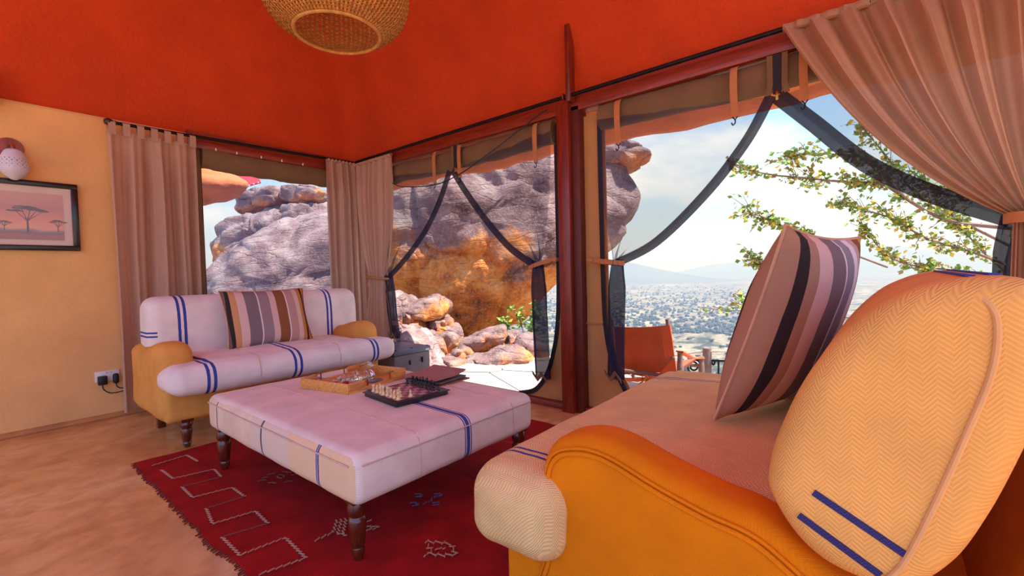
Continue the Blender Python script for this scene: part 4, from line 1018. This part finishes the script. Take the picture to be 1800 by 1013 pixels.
stitch('stitched_diamond', 'grey', [[(735, 256), (755, 246), (776, 256), (755, 264), (735, 256)], [(672, 262), (695, 258)], [(695, 245), (722, 242), (735, 236)], [(765, 232), (800, 238)], [(800, 248), (830, 245)], [(700, 282), (735, 285)], [(770, 280), (812, 274)], [(650, 275), (690, 270)]], .005)

# ------------------------------------------------------------------ turned leg
LEGP = [(.016, 0), (.020, .012), (.026, .03), (.022, .042), (.026, .05), (.030, .09), (.034, .13), (.031, .140), (.027, .146), (.034, .156), (.036, .175), (.033, .19), (.030, .2)]
def turned_leg(parent, x, y, h, z=0.012, s=1.0):
    bm = B(); lathe(bm, [(r*s, q/.2*h) for r, q in LEGP], (x, y, z), 20); box(bm, x-.034*s, x+.034*s, y-.034*s, y+.034*s, z+h-.004, z+h+.03)
    return obj('leg', bm, m_dark_wood, parent)

# ------------------------------------------------------------------ ottoman
ox0, ox1, oy0, oy1, oz0, oz1 = .838, 1.875, 1.415, 2.875, .235, .425
ot = thing('ottoman', 'large square linen ottoman with blue grain-sack stripes on turned legs', 'ottoman', ((ox0+ox1)/2, (oy0+oy1)/2, .012))
ocx, ocy = (ox0+ox1)/2, (oy0+oy1)/2
bm = B(); rbox(bm, (ocx, ocy, (oz0+oz1)/2), ((ox1-ox0)/2, (oy1-oy0)/2, (oz1-oz0)/2), .045, (.008, .008, .012), 26, .003, 5, 1)
LIN = C(240, 222, 208); STONE = C(205, 168, 150); GREY = C(96, 92, 110)
m_ot = weave('ottoman_linen', LIN, [(0, 1.385-ocx, .010, BLUE), (0, 1.403-ocx, .003, BLUE), (0, 1.367-ocx, .003, BLUE)], 'herring', ((1, 0, 0), (0, 1, 1)), .007, .014, .07)
m_ot2 = weave('ottoman_side_linen', C(236, 204, 174), [(1, 2.715-ocy, .006, GREY), (1, 2.155-ocy, .008, GREY), (1, 1.668-ocy, .004, BLUE), (1, 1.655-ocy, .005, BLUE)], 'herring', ((0, 1, 0), (0, 0, 1)), .007, .014, .07, bands=(1, [(1.9-ocy, 2.28-ocy, C(232, 204, 180)), (1.40-ocy, 1.9-ocy, C(240, 200, 158))]))
bm.normal_update(); bmesh.ops.recalc_face_normals(bm, faces=bm.faces)
for f in bm.faces:
    if f.normal.x < -.72: f.material_index = 1
obj('upholstery', bm, [m_ot, m_ot2], ot)
m_seam = mat('linen_seam', C(216, 184, 164), .95, .1, 30, .2, 200)
for xx in (1.125, 1.70):
    bm = B(); tube(bm, smooth_open([(xx, oy1-.03, oz1-.008), (xx, oy1-.12, oz1+.002), (xx+.004, 2.4, oz1+.008), (xx, 1.9, oz1+.008), (xx, oy0+.10, oz1+.003), (xx, oy0+.02, oz1-.012), (xx, oy0-.002, oz1-.05), (xx, oy0-.003, oz0+.03)], 40), .0035, 6); obj('seam', bm, m_seam, ot)
for pts in ([(ox0+.03, oy0+.03), (ox1-.03, oy0+.03)], [(ox0+.03, oy0+.03), (ox0+.03, oy1-.03)]):
    (xa, ya), (xb, yb) = pts; ny_s = (xa == xb)
    bm = B(); tube(bm, [(xa-(.034 if ny_s else 0), ya-(0 if ny_s else .034), oz1-.038), ((xa+xb)/2-(.040 if ny_s else 0), (ya+yb)/2-(0 if ny_s else .040), oz1-.036), (xb-(.034 if ny_s else 0), yb-(0 if ny_s else .034), oz1-.038)], .003, 6); obj('piping', bm, m_seam, ot)
for x, y in ((.895, 1.50), (.888, 2.80), (1.815, 1.475), (1.815, 2.80)): turned_leg(ot, x, y, .222)

# ------------------------------------------------------------------ tray and contents
TOP = .436
m_tray = wood('tray_wood', C(222, 150, 72), .45, .1, 0, 12)
tc_ = Vector((1.437, 2.375)); ta = .20
tray = thing('serving_tray', 'light wooden serving tray with brass bar handles on the ottoman', 'tray', (tc_.x, tc_.y, TOP), rot=(0, 0, ta))
tw, td, th_ = .215, .185, .056
def tpart(name, bm, m): return obj(name, bm, m, tray, world=False)
bm = B(); box(bm, -tw, tw, -td, td, 0, .010, .002); tpart('base', bm, m_tray)
for s in (-1, 1):
    bm = B(); box(bm, s*tw-.006, s*tw+.006, -td, td, 0, th_, .002); tpart('end_wall', bm, m_tray)
    bm = B(); yy = s*td; box(bm, -tw, tw, yy-.006, yy+.006, 0, .020, .001); box(bm, -tw, -.11, yy-.006, yy+.006, .02, th_, .001); box(bm, .11, tw, yy-.006, yy+.006, .02, th_, .001); sw = tpart('side_wall', bm, m_tray)
    h = B(); tube(h, [(-.115, yy, th_+.002), (.115, yy, th_+.002)], .005, 8); tube(h, [(-.085, yy, .02), (-.085, yy, th_)], .004, 8); tube(h, [(.085, yy, .02), (.085, yy, th_)], .004, 8); obj('handle', h, m_brass, sw, world=False)
m_gl = glassmat('clear_glass', (1, 1, 1, 1), .06)
def on_tray(x, y, z): c_, s_ = math.cos(ta), math.sin(ta); return Vector((tc_.x+c_*x-s_*y, tc_.y+s_*x+c_*y, TOP+z))
def lying(prof, p, rz, m, name, label, cat, tilt=0, extra=None):
    bm = B(); lathe(bm, prof, (0, 0, 0), 24); o = obj(name, bm, m, world=False); o.location = p; o.rotation_euler = (PI/2+tilt, 0, rz); tag(o, label, cat); return o
gl = [(0, 0), (.030, .002), (.034, .02), (.036, .05), (.036, .08), (.0335, .08), (.0335, .05), (.031, .02), (.027, .008), (0, .008)]
lying(gl, on_tray(.105, .05, .048), ta+1.9, m_gl, 'drinking_glass', 'clear cut glass tumbler lying on its side in the wooden tray', 'glass')
bt = [(0, 0), (.022, .002), (.027, .010)]+[(.027-.0022*(k % 2), .014+.0055*k) for k in range(17)]+[ (.018, .125), (.010, .14), (.010, .165), (.012, .17), (.008, .17), (.0, .165)]
lying(bt, on_tray(.09, -.045, .036), ta-PI/2+.06, m_gl, 'glass_bottle', 'clear ribbed glass bottle lying along the tray handle side', 'bottle')
lying(bt, on_tray(.045, .015, .036), ta-PI/2-.12, m_gl, 'glass_bottle', 'clear glass bottle with a red stopper lying in the tray', 'bottle')
bm = B(); rbox(bm, (0, 0, 0), (.018, .012, .012), .008, k=3); o = obj('bottle_stopper', bm, mat('red_plastic', C(170, 20, 40), .35, .1, 10, 0), world=False); o.location = on_tray(-.146, .0, .026); tag(o, 'small dark red stopper in the wooden tray', 'stopper')
bm = B(); rbox(bm, (0, 0, 0), (.022, .010, .010), .007, k=3); o = obj('bottle_stopper', bm, mat('crimson_plastic', C(150, 16, 50), .35, .1, 10, 0), world=False); o.location = on_tray(-.10, -.03, .022); o.rotation_euler = (0, 0, .4); tag(o, 'longer crimson stopper beside the glass bottles', 'stopper')
bm = B(); lathe(bm, [(0, 0), (.040, 0), (.044, .006), (.044, .010), (.030, .008), (0, .008)], (0, 0, 0), 28); o = obj('coaster', bm, mat('pewter', C(150, 148, 165), .3, .1, 30, .1, 100, metal=.8), world=False); o.location = on_tray(.03, -.125, .010); tag(o, 'round pewter coaster inside the tray by its handle', 'coaster')

# ------------------------------------------------------------------ chess set
cb = thing('chess_board', 'folding magnetic chess board with black rim on the ottoman', 'chess board', (1.432, 1.895, TOP), rot=(0, 0, -.09))
m_black_pl = mat('black_board', C(44, 34, 38), .4, .1, 20, .05)
hs = .150
for s in (-1, 1):
    bm = B(); box(bm, 0 if s > 0 else -hs, hs if s > 0 else 0, -hs, hs, 0, .022, .001); box(bm, (0 if s > 0 else -hs-.008), (hs+.008 if s > 0 else 0), -hs-.008, hs+.008, .019, .024, .001)
    bmesh.ops.translate(bm, verts=bm.verts, vec=(s*.0006, 0, 0)); obj('board_half', bm, m_black_pl, cb, world=False)
m_sq = [mat('light_square', C(206, 150, 150), .35, .05, 20, 0), mat('dark_square', C(120, 70, 80), .35, .05, 20, 0)]
sq = .0335; sqm = []
for k in range(2):
    b = B(); box(b, -sq/2, sq/2, -sq/2, sq/2, .024, .0252); o = obj('square', b, m_sq[k], cb, world=False, smooth=False); sqm.append(o)
first = [True, True]
for i in range(8):
    for j in range(8):
        k = (i+j) % 2; o = sqm[k] if first[k] else sqm[k].copy()
        if not first[k]: COL.objects.link(o)
        first[k] = False; o.parent = cb; o.location = ((i-3.5)*sq, (j-3.5)*sq, 0)
m_ivory = mat('ivory_plastic', C(240, 208, 150), .4, .05, 20, 0); m_ebony = mat('black_plastic_piece', C(30, 24, 30), .3, .1, 20, 0)
def piece(kind):
    bm = B()
    H = {'pawn': .032, 'rook': .036, 'knight': .04, 'bishop': .043, 'queen': .048, 'king': .052}[kind]; r = .0105
    p = [(0, 0), (r, 0), (r, .004), (r*.8, .007), (r*.45, .012)]
    if kind == 'pawn': p += [(r*.38, H*.62), (r*.6, H*.64), (r*.35, H*.70), (r*.52, H*.82), (r*.45, H*.93), (0, H)]
    elif kind == 'rook': p += [(r*.45, H*.66), (r*.75, H*.72), (r*.75, H), (r*.5, H), (r*.5, H*.9), (0, H*.9)]
    elif kind == 'bishop': p += [(r*.38, H*.6), (r*.65, H*.63), (r*.35, H*.68), (r*.55, H*.78), (r*.3, H*.92), (r*.15, H*.94), (r*.15, H), (0, H)]
    elif kind == 'queen': p += [(r*.4, H*.66), (r*.7, H*.69), (r*.4, H*.73), (r*.75, H*.93), (r*.4, H*.93), (r*.2, H), (0, H)]
    elif kind == 'king': p += [(r*.42, H*.62), (r*.72, H*.65), (r*.42, H*.69), (r*.7, H*.86), (r*.3, H*.88), (0, H*.88)]
    else: p += [(r*.5, H*.4), (0, H*.42)]
    lathe(bm, p, (0, 0, 0), 12)
    if kind == 'king': box(bm, -.0012, .0012, -.0012, .0012, H*.86, H); box(bm, -.0012, .0012, -.0035, .0035, H*.92, H*.95)
    if kind == 'knight':
        O = smooth_closed([Vector(v) for v in ((-.006, .014), (-.007, .026), (-.004, .036), (.001, .040), (.004, .037), (.010, .031), (.009, .027), (.003, .028), (.005, .020), (.006, .014))], 20)
        a = [bm.verts.new((q.x, -.004, q.y)) for q in O]; b_ = [bm.verts.new((q.x, .004, q.y)) for q in O]; bm.faces.new(a); bm.faces.new(b_[::-1])
        for k in range(20): bm.faces.new((a[k], b_[k], b_[(k+1) % 20], a[(k+1) % 20]))
    me = bpy.data.meshes.new('chess_'+kind)
    for f in bm.faces: f.smooth = True
    bm.to_mesh(me); bm.free(); return me
meshes = {}
for col_, mm in (('cream', m_ivory), ('black', m_ebony)):
    for kd in ('pawn', 'rook', 'knight', 'bishop', 'queen', 'king'):
        me = piece(kd); me.materials.append(mm); meshes[col_, kd] = me
order = ['rook', 'knight', 'bishop', 'queen', 'king', 'bishop', 'knight', 'rook']
ca, sa = math.cos(-.09), math.sin(-.09)
rnd = random.Random(5)
for col_, rb, rpn in (('cream', 0, 1), ('black', 7, 6)):
    for j in range(8):
        for kd, rk in ((order[j], rb), ('pawn', rpn)):
            if col_ == 'cream' and kd == 'pawn' and j in (0, 3): rk = 2
            x, y = (rk-3.5)*sq+rnd.uniform(-.003, .003), (j-3.5)*sq+rnd.uniform(-.003, .003)
            o = bpy.data.objects.new('chess_'+kd, meshes[col_, kd]); COL.objects.link(o)
            o.location = (1.432+ca*x-sa*y, 1.895+sa*x+ca*y, TOP+.0252); o.rotation_euler = (0, 0, (0 if col_ == 'cream' else PI)-.09)
            one = kd in ('king', 'queen')
            tag(o, ('%s %s standing in the back row of the chess board' % (col_, kd)) if kd != 'pawn' else '%s pawn standing on the chess board' % col_, 'chess piece', '%s chess pieces' % col_)

# ------------------------------------------------------------------ folders beside the chess board
m_fold = mat('brown_leather_cover', C(166, 104, 92), .45, .08, 8, .1, 120); m_fold2 = mat('grey_cover', C(92, 88, 98), .5, .1, 8, .1); m_fold3 = mat('tan_cover', C(150, 92, 62), .5, .1, 8, .1)
def folder(label, c_, rz, hw, hd, z, th, m, bend=0):
    P = []
    for i in range(13):
        u = -1+i/6; P.append([(hw*u, hd*(-1+k/3), bend*max(0, u)**2) for k in range(7)])
    bm = B(); sheet(bm, P, th); o = obj('leather_folder', bm, m, world=False); o.location = (c_[0], c_[1], z+th); o.rotation_euler = (0, 0, rz); tag(o, label, 'folder', 'folders on the ottoman'); return o
folder('tan folder lying lowest in the folder pile on the ottoman', (1.765, 2.03), .04, .125, .135, TOP-.006, .007, m_fold3)
folder('dark grey folder between two leather folders on the ottoman', (1.755, 2.04), .10, .120, .130, TOP+.006, .009, m_fold2)
folder('brown leather folder with a curled corner topping the folder pile', (1.748, 2.045), .06, .130, .132, TOP+.020, .008, m_fold, .016)

# ------------------------------------------------------------------ trunk in the corner
tk = thing('storage_trunk', 'dark metal-edged storage trunk beside the loveseat', 'trunk', (2.59, 3.56, 0))
m_trunk = mat('dark_trunk', C(112, 98, 98), .55, .15, 8, .2, 60)
bm = B(); box(bm, 2.40, 2.80, 3.33, 3.78, 0, .335, .008); obj('body', bm, m_trunk, tk)
bm = B(); box(bm, 2.392, 2.808, 3.322, 3.788, .337, .385, .008); ld = obj('lid', bm, mat('slate_lid', C(98, 96, 112), .4, .1, 8, .1, 60), tk)
for x, y in ((2.42, 3.34), (2.78, 3.34), (2.42, 3.77), (2.78, 3.77), (2.6, 3.34)):
    bm = B(); lathe(bm, [(.012, 0), (.012, .004), (0, .007)], (x, y, .385), 10); obj('stud', bm, m_iron, ld)
bm = B(); box(bm, 2.70, 2.712, 3.318, 3.331, .24, .29, .002); obj('latch', bm, m_iron, tk)
bm = B(); box(bm, 2.56, 2.572, 3.318, 3.331, .24, .28, .002); obj('latch', bm, m_iron, tk)
bm = B(); box(bm, 2.745, 2.790, 3.3195, 3.3225, .345, .362); obj('paper_sticker', bm, m_white_plastic, tk)

# ------------------------------------------------------------------ sofas
def sofa_arm(root, name, prof, a0, a1, r, m, n=90):
    O = smooth_closed([Vector(p) for p in prof], n); bm = B(); slab(bm, O, a0, a1, r, lambda y, z, a: (a, y, z)); return obj(name, bm, m, root)
# left loveseat
lsx0, lsx1 = .735, 2.29
ls = thing('loveseat', 'cream linen loveseat with blue stripes and mustard arms by the netted window', 'sofa', (1.5, 3.7, .0))
lo = Vector((1.5, 3.7, 0))
LS = [(0, x-lo.x, .009, BLUE) for x in (.940, .975, 1.465, 1.505, 2.095, 2.130)]
m_ls_seat = weave('loveseat_linen', C(242, 226, 216), LS, 'plain', ((1, 0, 0), (0, 1, 1)), .005, contrast=.05)
m_ls_back = weave('loveseat_back_linen', C(242, 226, 214), [(0, x-lo.x, .009, BLUE) for x in (.965, 1.0, 2.05, 2.085)]+[(2, .70, .006, BLUE, 0, -.85, -.66), (2, .675, .006, BLUE, 0, -.85, -.66)], 'plain', ((1, 0, 0), (0, 1, 1)), .005, contrast=.05)
m_gold = weave('gold_upholstery', C(226, 158, 76), (), 'plain', ((1, 1, 0), (0, 0, 1)), .005, contrast=.07)
bm = B(); rbox(bm, (1.515, 3.73, .28), (.755, .37, .11), .04, k=12, lump=.003); obj('base', bm, m_gold, ls)
AP = [(3.385, .19), (3.375, .40), (3.365, .54), (3.375, .61), (3.42, .655), (3.50, .668), (3.62, .65), (3.75, .62), (3.9, .61), (4.05, .61), (4.06, .4), (4.05, .19), (3.7, .175)]
sofa_arm(ls, 'arm', AP, lsx0, lsx0+.20, .075, m_gold)
sofa_arm(ls, 'arm', AP, lsx1-.20, lsx1, .075, m_gold)
bm = B(); rbox(bm, (1.535, 3.325, .445), (.785, .155, .088), .075, (.01, .01, .012), 16, .006, 5, 3); rbox(bm, (1.515, 3.55, .455), (.58, .34, .088), .06, (0, 0, .018), 16, .006, 5, 3)
obj('seat_cushion', bm, m_ls_seat, ls)
for x in (1.235, 1.80):
    bm = B(); tube(bm, smooth_open([(x, 3.166, .39), (x, 3.160, .46), (x, 3.195, .532), (x, 3.26, .547), (x, 3.6, .557)], 20), .0035, 6); obj('seam', bm, m_seam, ls)
BP = [(3.84, .40), (3.80, .52), (3.795, .68), (3.80, .82), (3.83, .91), (3.90, .95), (3.99, .945), (4.05, .89), (4.07, .75), (4.07, .5), (4.05, .38)]
O = smooth_closed([Vector(p) for p in BP], 80); bm = B()
slab(bm, O, .79, 2.36, .075, lambda y, z, a: (a-.0*(z), y+.03*math.sin((a-.79)/1.57*PI)*-.6, z+.012*math.sin(a*5))); obj('back', bm, m_ls_back, ls)
for x, y in ((.875, 3.40), (2.17, 3.40)): turned_leg(ls, x, y, .165, .004, .95)
for x in (.885, 2.17):
    bm = B(); box(bm, x-.024, x+.024, 4.0, 4.05, .0, .20, .005); obj('back_leg', bm, m_dark_wood, ls)

# throw pillows
def pillow(label, center, ex, ey, hw, hh, T, bands, n=34, group='striped throw pillows', cordc=C(150, 60, 24)):
    """ex, ey: unit axes of width and height"""
    ex, ey = Vector(ex).normalized(), Vector(ey); ey = (ey-ex*ey.dot(ex)).normalized(); ez = ex.cross(ey)
    t = thing('throw_pillow', label, 'pillow', center, group); t.rotation_euler = Matrix((ex, ey, ez)).transposed().to_euler()
    bm = B(); grids = []
    for s in (1, -1):
        P = []
        for i in range(n+1):
            row = []
            for j in range(n+1):
                u, v = -1+2*i/n, -1+2*j/n
                x = hw*u*(1-.07*(1-v*v)); y = hh*v*(1-.07*(1-u*u)); z = s*T*((1-u**4)*(1-v**4))**.62*(1-.16*math.exp(-((abs(u)-.8)**2+(abs(v)-.8)**2)*9))
                z += s*.004*noise.fractal(Vector((x*6, y*6, s)), 1, 2, 3)*(1-u**4)*(1-v**4)
                row.append(Vector((x, y, z)))
            P.append(row)
        grid(bm, P)
    bmesh.ops.remove_doubles(bm, verts=bm.verts, dist=1e-5)
    tot = sum(b[0] for b in bands); acc = -hw; lst = []
    for wd, c_ in bands: lst.append((acc, acc+wd/tot*2*hw, c_)); acc += wd/tot*2*hw
    m = weave('pillow_stripes', C(200, 160, 135), (), 'plain', ((1, 0, 0), (0, 1, 0)), .005, contrast=.06, var=.06, bands=(0, lst))
    obj('cover', bm, m, t, world=False)
    edge = []
    for k in range(4*n):
        q = k//n; f = -1+2*(k % n)/n; u, v = ((f, -1), (1, f), (-f, 1), (-1, -f))[q]
        edge.append((hw*u*(1-.07*(1-v*v)), hh*v*(1-.07*(1-u*u)), 0))
    for nm, seg, c_ in (('edge_cord', edge+[edge[0]], C(206, 158, 122)), ('edge_cord', edge[n-6:2*n], cordc)):
        bm = B(); tube(bm, seg, .005 if c_ != cordc else .006, 6); obj(nm, bm, mat('cord_cloth', c_, .9, .1), t, world=False)
    return t
BK, TN, PK, WH, GR, BR, OC = C(48, 36, 38), C(160, 112, 84), C(226, 186, 172), C(238, 224, 220), C(132, 112, 112), C(146, 88, 52), C(206, 150, 96)
pillow('striped throw pillow with brown and grey bands on the cream loveseat', (1.50, 3.665, .755), (1, -.02, 0), (0, .34, .94), .305, .225, .085,
       [(.035, C(120, 92, 80)), (.03, BK), (.05, OC), (.07, PK), (.11, GR), (.012, WH), (.10, C(160, 132, 132)), (.06, PK), (.10, BR), (.012, WH), (.085, C(196, 150, 140)), (.05, PK), (.04, C(206, 130, 60)), (.025, BK), (.04, C(206, 130, 60))])

# right sofa
RS = Vector((1.7, .4, 0))
rs_ = thing('sofa', 'mustard rolled-arm sofa with striped linen cushions in front of the sheer curtain', 'sofa', RS)
m_rarm = weave('mustard_arm_cloth', C(238, 134, 8), (), 'plain', ((1, 1, 0), (0, 0, 1)), .0042, contrast=.10, bs=.5)
AR = [(.735, .11), (.740, .30), (.742, .46), (.728, .545), (.685, .598), (.60, .626), (.515, .622), (.40, .585), (.29, .556), (.185, .535), (.06, .46), (-.10, .40), (-.30, .38), (-.33, .28), (-.30, .11), (.2, .10)]
arm = sofa_arm(rs_, 'arm', AR, .985, 1.155, .055, m_rarm, 130)
O = offset2(smooth_closed([Vector(p) for p in AR], 130), .040)
bm = B(); tube(bm, [(.9835, p.x, p.y) for p in O]+[(.9835, O[0].x, O[0].y)], .006, 8, caps=False); obj('piping', bm, m_rarm, arm)
O2 = offset2(smooth_closed([Vector(p) for p in AR], 130), .028)
bm = B(); tube(bm, [(.9875, p.x, p.y) for p in O2]+[(.9875, O2[0].x, O2[0].y)], .004, 8, caps=False); obj('piping', bm, m_rarm, arm)
bm = B(); rbox(bm, (1.74, .27, .175), (.745, .60, .075), .025, k=12); obj('base', bm, m_rarm, rs_)
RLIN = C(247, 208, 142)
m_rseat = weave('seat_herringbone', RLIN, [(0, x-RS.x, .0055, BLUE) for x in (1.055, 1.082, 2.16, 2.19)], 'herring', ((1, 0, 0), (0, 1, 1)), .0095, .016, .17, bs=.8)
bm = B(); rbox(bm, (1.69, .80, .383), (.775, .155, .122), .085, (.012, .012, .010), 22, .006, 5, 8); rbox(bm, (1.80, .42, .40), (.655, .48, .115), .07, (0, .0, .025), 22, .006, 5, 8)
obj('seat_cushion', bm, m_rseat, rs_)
bm = B(); tube(bm, smooth_open([(1.70, .955, .40), (1.70, .945, .46), (1.70, .90, .50), (1.70, .80, .515), (1.695, .5, .53), (1.70, .2, .53)], 24), .004, 6); obj('seam', bm, m_seam, rs_)
CXN = .972
CPF = [(onp(a, b, 0, CXN).y, onp(a, b, 0, CXN).z) for a, b in ((1345, 868), (1346, 825), (1360, 775), (1400, 690), (1450, 620), (1520, 555), (1585, 518), (1680, 492), (1780, 486), (1850, 510), (1885, 590), (1865, 690), (1815, 800), (1750, 920), (1680, 1010), (1590, 1055), (1500, 1030), (1430, 990), (1380, 935))]
O = smooth_closed([Vector(p) for p in CPF], 110)
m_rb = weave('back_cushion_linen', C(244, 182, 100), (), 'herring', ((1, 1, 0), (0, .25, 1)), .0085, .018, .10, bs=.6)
m_rb2 = weave('back_cushion_far_linen', C(238, 206, 176), [(0, x-RS.x, .007, BLUE) for x in (2.0, 2.03, 2.2, 2.23)], 'herring', ((1, 0, 0), (0, 1, 1)), .0085, .018, .08, bs=.5)
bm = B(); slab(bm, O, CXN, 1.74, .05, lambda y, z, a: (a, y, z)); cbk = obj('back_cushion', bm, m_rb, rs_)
bm = B(); tube(bm, smooth_open([onp(a, b, 0, CXN-.001+dx) for a, b, dx in ((1700, 515, .02), (1738, 535, .004), (1754, 575, 0), (1742, 660, 0), (1692, 780, 0), (1642, 890, 0), (1592, 985, 0), (1560, 1020, 0))], 40), .005, 8); obj('piping', bm, mat('linen_cord', C(226, 172, 112), .9, .1), cbk)
bm = B(); slab(bm, O, 1.75, 2.44, .05, lambda y, z, a: (a, y-.03, z-.01)); obj('back_cushion', bm, m_rb2, rs_)
for (xa, ya), (xb, yb) in (((1430, 866), (1592, 976)), ((1404, 906), (1548, 1012))):
    bm = B(); A0, B0 = onp(xa, ya, 0, CXN-.001), onp(xb, yb, 0, CXN-.001); d_ = (B0-A0).normalized()
    strip(bm, [A0.lerp(B0, k/8) for k in range(9)], Vector((0, -d_.z, d_.y))*.0062, (.0012, 0, 0)); obj('woven_stripe', bm, weave('blue_weft', C(66, 62, 116), (), 'herring', ((0, 1, 0), (0, 0, 1)), .006, .006, .3), cbk)
# blue cross stripes running along the crest of the near back cushion
for dz in (0, 1):
    bm = B(); k = 0; pts = []
    yy = -.085-.05*dz
    top = max((p for p in O if abs(p.x-yy) < .02), key=lambda p: p.y)
    strip(bm, [(CXN+.05+.64*i/20, top.x, top.y+.0012) for i in range(21)], (0, .006, 0), (0, 0, .0014)); obj('woven_stripe', bm, mat('blue_thread', BLUE, .9, .1, 40), cbk)
bk = [(-.16, .2), (-.23, .5), (-.28, .70), (-.31, .84), (-.36, .88), (-.43, .84), (-.45, .6), (-.42, .2), (-.3, .12)]
sofa_arm(rs_, 'back', bk, .99, 2.48, .05, m_rarm, 70)
for x, y in ((1.04, .70), (2.40, .70), (1.04, -.32), (2.40, -.32)):
    bm = B(); lathe(bm, [(.018, 0), (.026, .03), (.03, .10)], (x, y, .012), 16); obj('leg', bm, m_dark_wood, rs_)
NBp, NTp, FTp = Vector((1.56, .435, .535)), Vector((1.515, .215, 1.185)), Vector((2.05, .07, 1.165))
exv = FTp-NTp; eyv = NTp-NBp
pillow('striped throw pillow standing against the back cushion of the mustard sofa', NBp+exv*.5+eyv*.5, exv, eyv, .29, .325, .10,
       [(.062, C(180, 132, 102)), (.046, BK), (.05, C(180, 134, 106)), (.09, PK), (.11, GR), (.012, WH), (.07, C(150, 140, 145)), (.05, WH), (.05, C(200, 170, 160)), (.06, BR), (.04, OC)])
